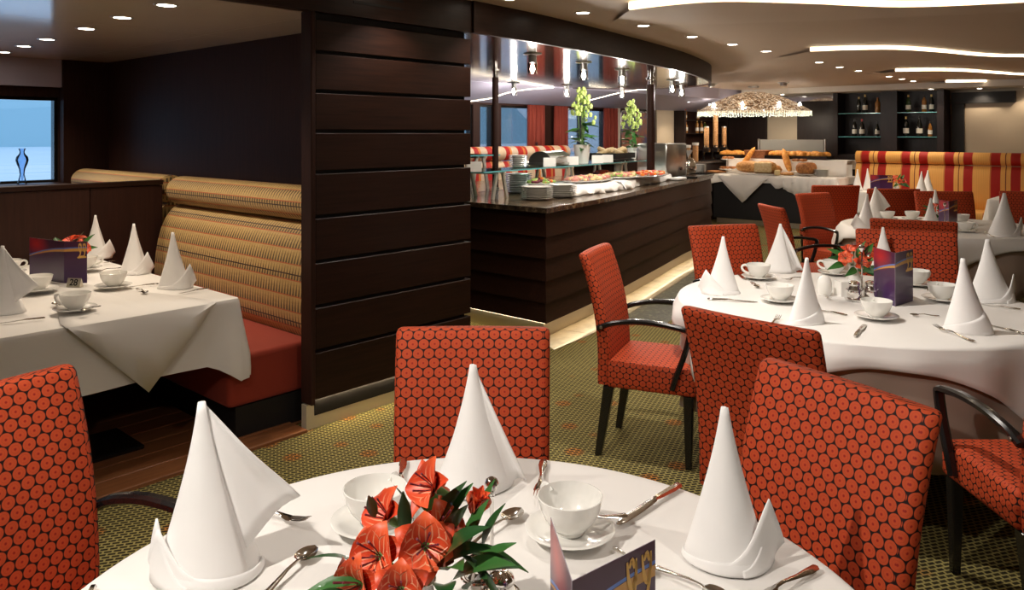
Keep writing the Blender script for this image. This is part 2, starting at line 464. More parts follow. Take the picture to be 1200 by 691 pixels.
# sloping bulkhead over the windows beyond the island
mb = MB(); a, b = UW+.1, UB
mb.add([(a, 6.95, ZL), (b, 6.95, ZL), (b, VW, 2.05), (a, VW, 2.05), (a, 6.95, ZC), (b, 6.95, ZC), (b, VW, ZC), (a, VW, ZC)],
       [(0,1,2,3), (4,7,6,5), (0,4,5,1), (2,6,7,3), (0,3,7,4), (1,5,6,2)])
bulk = struct('trim_4', mb.mesh('window_bulkhead', 'lavender_paint'))
def ribbon(pts, h, t, mat, name, parent=None):
    mb = MB(); n = len(pts)
    nr = []
    for i in range(n):
        d = Vector(pts[min(i+1, n-1)]) - Vector(pts[max(i-1, 0)]); d.z = 0; d.normalize(); nr.append(Vector((-d.y, d.x, 0)))
    rows = []
    for i in range(n):
        p = Vector(pts[i]); q = nr[i]*t/2; hh = h[i] if hasattr(h, '__len__') else h
        rows.append([p+q, p+q+Vector((0,0,hh)), p-q+Vector((0,0,hh)), p-q])
    mb.grid(rows, cu=True)
    o = len(mb.v)-4*n
    mb.f += [[o, o+1, o+2, o+3], [o+4*n-1, o+4*n-2, o+4*n-3, o+4*n-4]]; mb.uv += [None, None]; mb.mi += [0, 0]
    return struct(name, mb.mesh(name, mat), parent)
def smooth_path(pts, n=6):
    out = []; P = [Vector(p) for p in pts]
    for i in range(len(P)-1):
        p0, p1, p2, p3 = P[max(i-1, 0)], P[i], P[i+1], P[min(i+2, len(P)-1)]
        for k in range(n):
            t = k/n
            out.append(.5*((2*p1) + (p2-p0)*t + (2*p0-5*p1+4*p2-p3)*t*t + (3*p1-p0-3*p2+p3)*t**3))
    return out + [P[-1]]
# curving light line in that bulkhead
def on_bulk(x, y):
    d = PD(x, y, 1.0) - Vector((0, 0, EYE))
    nrm = Vector((0, (ZL-2.05), (VW-6.95))).normalized(); p0 = Vector((0, 6.95, ZL-.006))
    t = (p0 - Vector((0, 0, EYE))).dot(nrm)/d.dot(nrm)
    return Vector((0, 0, EYE)) + d*t
ribbon(smooth_path([on_bulk(x, y) for x, y in ((552, 119), (575, 115.5), (595, 109), (620, 105), (648, 103))]), .012, .028, 'strip_glow', 'light_strip', bulk)
ribbon(smooth_path([on_bulk(x, y) for x, y in ((690, 118), (706, 114), (722, 110), (745, 106), (758, 105))]), .012, .028, 'strip_glow', 'light_strip', bulk)

# dark wall behind the booth sofas and the pier at its end
ww = struct('wall_booth', quadbox(UW, UW+.08, VP+.12, VW-.06, 0, ZL+.03).mesh('wall_booth', 'wenge_v'))
struct('wall_pier', quadbox(2.515, UW, VW-.10, VW, 0, ZL+.01).mesh('wall_pier', 'wenge_v'))
# wood pillar: core, edge trim, stacked boards with dark joints and a metal plinth
pl = struct('wall_pillar', quadbox(2.44, 3.58, VP+.03, VP+.12, .07, ZL).mesh('pillar_core', 'black_gap'))
struct('edge_trim', MB().rbox((2.409, VP+.045, (ZL+.14)/2), (.028, .10, ZL-.14), .004, 1).mesh('edge_trim', 'wenge_v'), pl)
zs = [.155, .425, .667, .909, 1.151, 1.393, 1.615, 1.832, 2.045, 2.228]
for k in range(len(zs)-1):
    struct('panel', MB().rbox(((2.425+3.61)/2, VP+.025, (zs[k]+zs[k+1])/2), (3.61-2.425, .05, zs[k+1]-zs[k]-.020), .003, 1).mesh('pillar_panel', 'wenge'), pl)
struct('plinth', quadbox(2.39, 3.60, VP+.035, VP+.08, 0, .135).mesh('plinth', 'plinth_steel'), pl)
struct('light_strip', quadbox(2.44, 3.58, VP+.022, VP+.034, .160, .1645).mesh('plinth_light', 'plinth_glow'), pl)
# beam running along the front of the booths
bm_ = struct('trim_5', quadbox(-3.5, 3.62, VP-.02, VP+.05, ZL-.005, ZC).mesh('beam', 'wenge'))
for (x0, x1, z) in ((2.06, 2.36, 2.375), (2.06, 2.36, 2.415), (2.66, 3.02, 2.34), (2.66, 3.02, 2.385), (2.66, 3.02, 2.43)):
    struct('vent_slot', quadbox(x0, x1, VP-.023, VP-.018, z-.007, z+.007).mesh('vent_slot', 'black_gap'), bm_)

# canopy over the buffet island
can_front = smooth_path([(3.60, 3.58, 0), (4.3, 3.63, 0), (4.96, 3.72, 0), (5.69, 3.84, 0), (6.57, 4.0, 0), (7.35, 4.17, 0), (8.29, 4.45, 0), (9.0, 4.72, 0), (9.55, 5.05, 0), (9.85, 5.5, 0), (9.9, 6.0, 0), (9.6, 6.5, 0), (9.0, 6.88, 0)], 5)
can = [(p.x, p.y) for p in can_front] + [(UW+.1, 6.93), (UW+.1, 3.72), (3.6, 3.72)]
co = struct('ceiling_canopy', MB().prism(can, ZL, ZC-.002).mesh('canopy_slab', 'canopy_mirror', smooth=0))
ribbon([Vector((p.x, p.y, ZL-.008)) for p in can_front], ZC-ZL+.008, .035, 'wenge', 'fascia', co)

# ---- far end of the room (plane u = UB)
struct('wall_far', quadbox(UB, UB+.15, -3.5, VW, 0, ZC).mesh('wall_far', 'cream_wall'))
struct('trim_6', quadbox(14.35, UB, -3.5, VW-.9, 2.36, ZC-.003).mesh('far_bulkhead', 'white_paint'))
def far_rect(x0, x1, y0, y1, u, d):
    a = PU(x0, y0, u); b = PU(x1, y1, u)
    return quadbox(u, u+d, min(a.y, b.y), max(a.y, b.y), min(a.z, b.z), max(a.z, b.z))
plain('mirror', (.55, .55, .58), .06, 1.0)
struct('trim_7', far_rect(870, 976, 108.5, 119, UB-.03, .02).mesh('mirror_band', 'mirror'))
struct('trim_8', far_rect(934, 976, 119, 260, UB-.06, .05).mesh('dark_panel', 'cab_wood'))
struct('trim_9', far_rect(877, 898, 119, 260, UB-.06, .05).mesh('dark_panel', 'cab_wood'))
struct('trim_10', far_rect(844, 877, 104, 260, UB-.06, .05).mesh('bar_back', 'cab_wood'))

# stepped waves in the main ceiling, each with a glowing riser
def wave(n, px, depth, h0):
    pts = [PZ(x, y, ZC) for x, y in px]
    P = smooth_path(pts, 6); n_ = len(P)
    hs = [h0*(1 - .45*i/(n_-1)) for i in range(n_)]
    rows = []
    fw = Vector((CT, ST, 0))
    for i, p in enumerate(P):
        t = i/(n_-1); dd = depth*(.55+.45*math.sin(PI*min(1, t*1.3+.1)))
        far = p + fw*dd
        rows.append([Vector((p.x, p.y, ZC)), Vector((p.x, p.y, ZC-hs[i])), Vector(((p+fw*dd*.5).x, (p+fw*dd*.5).y, ZC-hs[i]*.62)), Vector((far.x, far.y, ZC-.001))])
    mb = MB(); mb.grid(rows)
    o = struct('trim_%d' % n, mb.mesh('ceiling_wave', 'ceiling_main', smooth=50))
    strip = [p + Vector((0, 0, -h*.88)) - fw*.012 for p, h in zip([Vector((q.x, q.y, ZC)) for q in P], hs)]
    ribbon(strip, [h*.8 for h in hs], .008, 'strip_glow', 'light_strip', o)
wave(11, [(737, 3), (790, -3), (850, -6), (944, -3), (1060, 2), (1200, -3), (1400, -14)], 1.3, .052)
wave(12, [(949, 55.5), (1000, 54.0), (1050, 54.0), (1100, 57.5), (1150, 62.5), (1200, 64.0), (1290, 62)], 1.5, .042)
wave(13, [(1049, 80.5), (1090, 80), (1130, 81), (1170, 84), (1200, 86), (1260, 86)], 1.4, .04)
wave(14, [(1108, 94), (1150, 93.6), (1200, 95), (1250, 96)], 1.2, .04)

# ------------------------------------------------------------------ ceiling downlights
def downlight(p, label, group, power, vis=.045, spot=115, soft=.02, col=WARM, aim=None):
    t = thing('downlight', label, 'ceiling light', p, 0, group)
    link('trim_ring', cached('dl_ring', lambda: MB().lathe([(.048, .001), (.050, -.004), (.062, -.003), (.064, .001)], 20).mesh('dl_ring', 'steel')), t)
    link('lens', cached('dl_lens', lambda: MB().lathe([(.0001, -.001), (.044, -.002), (.047, .002)], 20).mesh('dl_lens', 'lens_glow')), t)
    ld = bpy.data.lights.new('lamp', 'SPOT'); ld.energy = power; ld.color = col; ld.spot_size = math.radians(spot); ld.spot_blend = .7
    ld.shadow_soft_size = soft
    lo = link('lamp', ld, t, (0, 0, -.03))
    if aim is not None:
        d = Vector(aim) - (Vector(p) + Vector((0, 0, -.03))); lo.rotation_euler = d.to_track_quat('-Z', 'Y').to_euler()
    return t
row_px = [(683, 15), (754, 30), (811, 43), (858, 52), (898, 60), (931, 67), (960, 73), (984, 78.5), (1006, 83), (1025, 86.5), (1042, 89.5), (1057, 92.5), (1070, 95)]
names = ['nearest downlight of the long row, above the end of the dark beam'] + ['%s downlight from the near end of the long ceiling row' % o for o in
         ('second', 'third', 'fourth', 'fifth', 'sixth', 'seventh', 'eighth', 'ninth', 'tenth', 'eleventh', 'twelfth', 'thirteenth')]
for (x, y), lb in zip(row_px, names):
    downlight(PZ(x, y, ZC), lb, 'downlights in the long ceiling row', P_ROW, soft=.025)
left_px = [(195, 6), (143, 20.5), (101, 33.5), (55, 46), (28, 54), (4, 61)]
for (x, y), o in zip(left_px, ('nearest', 'second', 'third', 'fourth', 'fifth', 'sixth')):
    downlight(PZ(x, y, ZL), '%s downlight in the low ceiling over the booth' % o, 'downlights over the booth', P_BOOTH)
# unseen downlights added to light the tables; two carry the long row on
for k, (u, v, pw, aim) in enumerate(((-.28, 1.36, 72, (.75, 1.05, .85)), (.15, 2.30, 20, (.6, 1.2, .75)), (1.45, -.30, 16, (1.3, .9, .85)), (3.1, 1.9, 60, (4.1, 1.35, .75)), (4.6, 2.3, 26, (4.2, 1.5, .75)), (.35, 3.2, 7, None), (2.9, 3.34, 14, None), (3.7, 3.34, 14, None), (1.9, 1.9, 20, (2.2, 1.6, .8)))):
    downlight((u, v, ZC), 'unseen ceiling downlight added above the dining tables', 'added downlights above the tables', pw*P_TABLE/60, aim=aim, col=NEUT)

# ------------------------------------------------------------------ outside
def water():
    m, nt, b = newmat('lake_water'); g = N(nt)
    f = g.noise(g.scale(g.coord(), (.05, .6, 1)), 1.0, 5)
    g.put(b.inputs['Base Color'], g.ramp(f, [(.35, (.62, .76, .84)), (.65, (.90, .93, .95))])); b.inputs['Roughness'].default_value = .35
water()
tag(struct('lake', quadbox(-60, 160, VW+1.5, 260, -2.2, -2.0).mesh('lake', 'lake_water')), 'pale blue lake water seen through the windows', 'lake', kind='structure')
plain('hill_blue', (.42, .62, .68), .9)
hm = MB(); hr = []
for k in range(60):
    x = -120 + k*7; h = 17 + 2*math.sin(k*.5) + 1.2*math.sin(k*1.3+1)
    hr.append([(x, 250, -3), (x, 252, h*.5), (x, 262, h), (x, 300, h*.6)])
hm.grid(hr)
struct('hills', hm.mesh('hills', 'hill_blue'))
# ------------------------------------------------------------------ dining chairs
def back_y(z):
    """middle surface of the backrest in the side view: a gentle backward sweep with a slight recurve"""
    t = (z-.36)/.64
    return -.205 - .005*t - .098*t**2.1 + .012*math.sin(t*PI)
def chair_back(w):
    def fn():
        mb = MB(); n = 12
        prof_z = [.36 + .64*i/(n-1) for i in range(n)]
        rows = []
        def ring(z, inset, th, dz=0):
            hw = w/2 - inset - .012*(1-(z-.36)/.64)
            y = back_y(z); r = min(.022, th*.45); P = []
            xs = [-1, -.6, -.2, .2, .6, 1]
            cv = lambda x: -.012*(1-x*x)*((z-.36)/.64)
            for x in xs: P.append(Vector((x*(hw-r), y+th/2+cv(x), z+dz)))
            P += [Vector((hw-r*.3, y+th/2-r*.3, z+dz)), Vector((hw, y+th/2-r, z+dz)), Vector((hw, y-th/2+r, z+dz)), Vector((hw-r*.3, y-th/2+r*.3, z+dz))]
            for x in xs[::-1]: P.append(Vector((x*(hw-r), y-th/2+cv(x), z+dz)))
            P += [Vector((-hw+r*.3, y-th/2+r*.3, z+dz)), Vector((-hw, y-th/2+r, z+dz)), Vector((-hw, y+th/2-r, z+dz)), Vector((-hw+r*.3, y+th/2-r*.3, z+dz))]
            return P
        rows.append(ring(.36, .0, .060))
        for z in prof_z[1:-1]: rows.append(ring(z, 0, .066 - .012*((z-.36)/.64)))
        rows += [ring(.985, .0, .054), ring(.994, .002, .048), ring(1.0, .010, .030)]
        m = len(rows[0]); mid = rows[5]; per = [0.0]
        for j in range(m): per.append(per[-1] + (mid[(j+1) % m]-mid[j]).length)
        arc = [0.0]
        for i in range(1, len(rows)): arc.append(arc[-1] + (rows[i][2]-rows[i-1][2]).length)
        mb.grid(rows, cu=True, uv=lambda i, j: (per[j], arc[i]))
        o = len(mb.v)-m
        mb.f.append([o+k for k in range(m)]); mb.uv.append([(per[k] if k < m//2 else per[m//2]-(per[k]-per[m//2]), arc[-1]+.0+(0 if k < m//2 else .03)) for k in range(m)]); mb.mi.append(0)
        mb.f.append([k for k in range(m)][::-1]); mb.uv.append(None); mb.mi.append(0)
        return mb.mesh('chair_back', 'hex_orange', smooth=50)
    return cached(('cb', w), fn)
def chair_seat(w):
    return cached(('cs', w), lambda: MB().rbox((0, .035, .415), (w-.004, .44, .13), .022, 3).mesh('chair_seat', 'hex_orange', smooth=50))
def leg_mesh(front):
    def fn():
        mb = MB()
        if front: mb.rbox((0, 0, -.1775), (.038, .038, .355), .004, 1, deform=lambda p: Vector((p.x*(1+.25*p.z/.18), p.y*(1+.25*p.z/.18), p.z)))
        else: mb.rbox((0, 0, -.1775), (.036, .044, .355), .004, 1, deform=lambda p: Vector((p.x*(1+.2*p.z/.18), p.y*(1+.25*p.z/.18) + .16*(p.z-.1775), p.z)))
        return mb.mesh('chair_leg', 'black_lacquer')
    return cached(('leg', front), fn)
def arm_mesh(w, side):
    def fn():
        x = side*(w/2+.012)
        pts = [(x-side*.006, -.222, .640), (x, -.165, .668), (x+side*.006, -.06, .690), (x+side*.008, .06, .694), (x+side*.008, .17, .682), (x+side*.007, .215, .672), (x+side*.005, .228, .652), (x+side*.004, .205, .56), (x+side*.001, .165, .45), (x-side*.002, .145, .385)]
        P = smooth_path(pts, 4)
        mb = MB(); rows = []
        for i, p in enumerate(P):
            t = (P[min(i+1, len(P)-1)] - P[max(i-1, 0)]).normalized()
            s_ = Vector((1, 0, 0)); u = s_.cross(t).normalized(); k = min(1, i/8)
            a, b = .018, .013
            rows.append([p + s_*a + u*b*.5, p + s_*a*.5 + u*b, p - s_*a*.5 + u*b, p - s_*a + u*b*.5, p - s_*a - u*b*.5, p - s_*a*.5 - u*b, p + s_*a*.5 - u*b, p + s_*a - u*b*.5])
        mb.grid(rows, cu=True)
        n = len(rows); mb.f += [list(range(8)), list(range(8*(n-1), 8*n))[::-1]]; mb.uv += [None, None]; mb.mi += [0, 0]
        return mb.mesh('chair_arm', 'black_lacquer')
    return cached(('arm', w, side), fn)
def stud_mesh():
    return cached('stud', lambda: MB().lathe([(.0001, .004), (.007, .003), (.008, 0)], 10).mesh('stud', 'steel'))
def chair(name, X, zc, phi, label, arms=False, w=.48, group=None):
    """X, zc: camera-ground position of the middle of the backrest's top edge"""
    rz = face(phi)
    off = Matrix.Rotation(rz, 3, 'Z') @ Vector((0, back_y(1.0), 0))
    loc = cw(X, zc) - off
    t = thing(name, label, 'chair', loc, rz, group or 'orange dining chairs')
    link('seat', chair_seat(w), t); link('backrest', chair_back(w), t)
    for sx in (-1, 1):
        link('leg', leg_mesh(True), t, (sx*(w/2-.035), .215, .355)); link('leg', leg_mesh(False), t, (sx*(w/2-.035), -.175, .355))
    if arms:
        for sx in (-1, 1):
            a = link('armrest', arm_mesh(w, sx), t)
            link('stud', stud_mesh(), a, (sx*(w/2+.030), -.200, .652), (0, sx*PI/2, 0))
    return t
def facing(dx, dz):   # camera-ground direction to phi
    return math.degrees(math.atan2(dx, dz))
T1, R1 = (-.083, 1.32), .735
T2, R2 = (1.71, 3.92), .84
T3, R3 = (3.95, 7.15), .85
chair('dining_chair', -.12, 2.416, 180, 'orange dining chair behind the middle napkin of the nearest table', w=.475)
chair('dining_chair', -1.26, 1.83, facing(.89, -.45), 'orange armchair cut off at the left edge, beside the nearest table', arms=True)
chair('dining_chair', .802, 1.89, facing(-.87, -.5), 'large orange chair at the right of the nearest table', w=.49)
chair('dining_armchair', .437, 4.105, facing(.922, -.387), 'orange armchair standing sideways in the aisle by the island', arms=True, w=.46)
chair('dining_armchair', 1.39, 5.15, facing(.28, -.96), 'orange armchair behind the left napkins of the right round table', arms=True, w=.51)
chair('dining_chair', .764, 2.55, facing(.74, .67), 'orange chair seen from behind, left front of the right round table', w=.50)
chair('dining_armchair', 1.83, 2.32, facing(.0, 1), 'orange armchair with dark arm at the right edge, near the right round table', arms=True, w=.50)
chair('dining_chair', 2.45, 4.86, facing(-.35, -.94), 'orange chair behind the purple menu of the right round table', w=.57)
chair('dining_chair', 2.80, 5.45, facing(.50, .86), 'dark orange chair seen from behind between the two right tables', w=.55)
chair('dining_armchair', 2.17, 6.55, facing(.97, .1), 'orange armchair seen side on at the left of the middle table', arms=True, w=.46)
chair('dining_armchair', 3.06, 7.95, facing(.45, -.9), 'bright orange armchair facing forward, in front of the bread table', arms=True, w=.46)
chair('dining_chair', 3.80, 9.15, facing(.1, 1), 'orange chair back just left of the far napkins and striped banquette', w=.55)
chair('dining_chair', 4.20, 8.58, facing(.1, 1), 'dark orange chair back in front of the far purple menu', w=.56)
chair('dining_chair', 4.52, 8.18, facing(-.15, -1), 'lit orange chair behind the middle table, left of its flowers', w=.58)
chair('dining_chair', 5.40, 8.12, facing(-.5, -.86), 'orange chair cut by the right edge behind the middle table', w=.56)

# ------------------------------------------------------------------ tables and cloths
TZ = .75
def pedestal(t, R):
    link('tabletop', MB().lathe([(.001, TZ-.012), (R-.02, TZ-.012), (R-.012, TZ-.02), (R-.02, TZ-.04), (.001, TZ-.04)], 48).mesh('tabletop', 'wenge'), t)
    link('column', MB().lathe([(.05, .05), (.045, .2), (.045, TZ-.05), (.12, TZ-.041)], 20).mesh('column', 'black_lacquer'), t)
    link('base', MB().lathe([(.001, .05), (.06, .05), (.30, .02), (.33, 0), (.001, 0)], 32).mesh('base', 'black_lacquer'), t)
def round_cloth(R, drop, folds, seed, z=TZ, amp=.03):
    rnd = random.Random(seed); ph = rnd.random()*6
    mb = MB(); n = 128; rows = []
    for r in (.001, R*.3, R*.6, R*.85, R*.97, R*.992): rows.append([(r*math.cos(2*PI*k/n), r*math.sin(2*PI*k/n), z) for k in range(n)])
    for d, b in ((.004, R+.001), (.012, R+.004), (.03, R+.006), (.07, R+.008)) + tuple((drop*q, R+.01) for q in (.3, .5, .7, .85, 1.0)):
        row = []
        for k in range(n):
            a = 2*PI*k/n; q = max(0, (d-.03)/max(.01, drop-.03))
            f = amp*q*(math.sin(folds*a+ph) + .45*math.sin((folds*2-3)*a+ph*2))
            row.append(((b+f+.02*q)*math.cos(a), (b+f+.02*q)*math.sin(a), z-d))
        rows.append(row)
    mb.grid(rows, cu=True)
    return mb
def overlay_cloth(R, L, ang, seed, z=TZ+.004, amp=.03):
    """square cloth of half side L laid over a round top: short at the middles, long at the corners"""
    rnd = random.Random(seed); ph = rnd.random()*6
    mb = MB(); n = 160; rows = []
    fr = [.001, .3, .6, .85, .97, 1.0]
    for r in fr: rows.append([(R*r*math.cos(2*PI*k/n), R*r*math.sin(2*PI*k/n), z) for k in range(n)])
    for q in (.02, .06, .14, .28, .46, .66, .84, 1.0):
        row = []
        for k in range(n):
            a = 2*PI*k/n; b = a-ang
            e = L/max(abs(math.cos(b)), abs(math.sin(b))) - R
            e = max(.05, e)*.93; d = e*q
            c4 = abs(((b/(PI/2)) % 1) - .5)*2            # 0 at the corners, 1 mid side
            f = amp*min(1, d/.16)*(math.cos(18*a+ph)*.55 + .4*math.sin(11*a+ph)) + .05*min(1, d/.2)*max(0, 1-c4*2.2)
            rr = R + .014 + .030*min(1, d/.06) + f
            row.append((rr*math.cos(a), rr*math.sin(a), z-d))
        rows.append(row)
    mb.grid(rows, cu=True)
    return mb
def round_table(c, R, lab_t, lab_c, under, seed, overlay=None, lab_o=None):
    loc = cw(*c)
    t = thing('round_table', lab_t, 'table', loc, 0, 'round dining tables'); pedestal(t, R)
    m = round_cloth(R-.02 if overlay else R, under, 13, seed).mesh('tablecloth', 'linen_under' if overlay else 'linen', smooth=60)
    solidify(one('tablecloth', m, lab_c, 'tablecloth', loc, 0, 'cloths on the round tables'), .002, 1)
    if overlay:
        m = overlay_cloth(R, overlay[0], overlay[1], seed+5).mesh('overlay', 'linen', smooth=60)
        solidify(one('table_overlay', m, lab_o, 'tablecloth', loc, 0, 'square overlay cloths'), .002, 1)
round_table(T1, R1, 'round table nearest the camera under a white cloth', 'white cloth on the nearest round table', .24, 3)
round_table(T2, R2, 'round table under two cloths at the right', 'grey-brown undercloth hanging below the right round table', .48, 4, (.93, TH-math.radians(15)), 'white square overlay cloth on the right round table')
round_table(T3, R3, 'round table in the middle distance at the right', 'grey undercloth below the middle-distance table', .48, 8, (.95, TH+.2), 'white overlay cloth on the middle-distance table')
for (u, v, sx, sy), q in (((12.28, 3.48, .8, 1.25), 'by the far end of the striped banquette'), ((12.06, 1.72, .8, .9), 'at the right edge before the striped banquette')):
    t = thing('square_table', 'square table %s' % q, 'table', (u, v, 0), 0, 'tables at the banquette')
    link('tabletop', MB().rbox((0, 0, TZ-.03), (sx-.03, sy-.03, .035), .004, 1).mesh('tabletop', 'wenge'), t)
    link('column', MB().lathe([(.05, .05), (.04, .2), (.04, TZ-.05)], 14).mesh('column', 'black_lacquer'), t)
    link('base', MB().rbox((0, 0, .025), (.5, .5, .05), .01, 1).mesh('base', 'black_lacquer'), t)
def rect_cloth(x0, x1, y0, y1, drop, seed, z=TZ+.002, amp=.012, flare=.03, corner=.13, rot=0):
    """rectangular cloth: rounded rim, slightly wavy sides, corners falling longer and flaring"""
    rnd = random.Random(seed); ph = rnd.random()*6
    cx, cy, hx, hy = (x0+x1)/2, (y0+y1)/2, (x1-x0)/2, (y1-y0)/2; r = .025
    per = []                                   # perimeter samples: point, normal, cornerness
    ns = 26
    cn = [(hx-r, hy-r, 0), (-hx+r, hy-r, PI/2), (-hx+r, -hy+r, PI), (hx-r, -hy+r, 1.5*PI)]
    for i, (ax, ay, a0) in enumerate(cn):
        for k in range(7):
            a = a0 + PI/2*k/6; per.append((ax+r*math.cos(a), ay+r*math.sin(a), math.cos(a), math.sin(a), 1.0))
        bx, by, b0 = cn[(i+1) % 4]
        p0 = per[-1]; p1 = (bx+r*math.cos(b0), by+r*math.sin(b0))
        for k in range(1, ns):
            t = k/ns; e = min(t, 1-t)*ns
            per.append((p0[0]+(p1[0]-p0[0])*t, p0[1]+(p1[1]-p0[1])*t, p0[2], p0[3], max(0, 1-e/3.0)))
    rows = []
    for s in (.001, .5, .9, .99): rows.append([(p[0]*s, p[1]*s, z) for p in per])
    for d in (.0, .004, .012, .03, .08, .15, .22, .28, .31, 1.0):
        row = []
        for i, p in enumerate(per):
            dd = min(d, .31)/.31*(drop + corner*p[4]**1.3) if d > .03 else d
            if d == 1.0: dd = drop + corner*p[4]**1.3
            q = min(1, dd/drop); b = .004*min(1, dd/.012)
            s = p[0]*p[3] + p[1]*-p[2]
            w = amp*q*math.sin(s*9+ph) + flare*q*q*.4 + flare*1.3*q*p[4]
            row.append((p[0]+p[2]*(b+w), p[1]+p[3]*(b+w), z-dd))
        rows.append(row)
    mb = MB(); mb.grid(rows, cu=True); mb.v = [(v[0]+cx, v[1]+cy, v[2]) for v in mb.v]
    return mb
for (u, v, sx, sy), q in (((12.28, 3.48, .8, 1.25), 'white cloth on the table by the far end of the striped banquette'), ((12.06, 1.72, .8, .9), 'white cloth at the right edge before the striped banquette')):
    one('tablecloth', rect_cloth(-sx/2, sx/2, -sy/2, sy/2, .30, 5).mesh('square_cloth', 'linen', smooth=60), q, 'tablecloth', (u, v, 0), 0, 'cloths on the banquette tables')
# booth table
BX0, BX1, BY0, BY1 = .62, 2.06, 3.74, 5.70
t = thing('booth_table', 'long booth table under white cloths, set with sign 28', 'table', ((BX0+BX1)/2, (BY0+BY1)/2, 0))
link('tabletop', MB().rbox((0, 0, TZ-.03), (BX1-BX0-.02, BY1-BY0-.02, .04), .004, 1).mesh('tabletop', 'wenge'), t)
for sy in (-.55, .55):
    link('leg', MB().rbox((0, sy, TZ/2-.02), (.10, .10, TZ-.06), .004, 1).mesh('leg', 'black_lacquer'), t)
    link('foot', MB().rbox((0, sy, .02), (.7, .34, .04), .008, 1).mesh('foot', 'black_lacquer'), t)
solidify(one('tablecloth', rect_cloth(BX0, BX1, BY0, BY1, .31, 21, corner=.10).mesh('booth_cloth', 'linen', smooth=60), 'white cloth hanging around the long booth table', 'tablecloth'), .002, 1)
def diamond_overlay():
    """square cloth laid cornerwise over the booth table: its corner hangs down the front as a triangle"""
    mb = MB(); yf = BY0-.036; a0, a1 = PV(75, 384.5, BY0).x, PV(250, 352, BY0).x
    tip = PV(171, 459, yf); zt = TZ+.0075
    n = 10; rows = []
    for k in range(n+1):
        t = k/n; x = a0+(a1-a0)*t; tri = 1-abs(2*t-1)
        d = (zt-tip.z)*tri
        w = .006*math.sin(t*14)
        rows.append([Vector((x*(1) , BY0+1.2*tri+.05, zt)), Vector((x, BY0+.01, zt)), Vector((x, BY0-.008, zt-.001)), Vector((x, BY0-.020, zt-.005)), Vector((x, BY0-.030, zt-max(.006, min(d, .03)))), Vector((x, yf-.01*tri+w*.3, zt-max(d*.4, min(d, .02)))), Vector((x, yf-.02*tri+w, zt-d))])
    mb.grid(rows)
    return mb
solidify(one('table_overlay', diamond_overlay().mesh('overlay', 'linen', smooth=28), 'white overlay cloth hanging as a triangle down the booth table', 'tablecloth'), .002, 1)

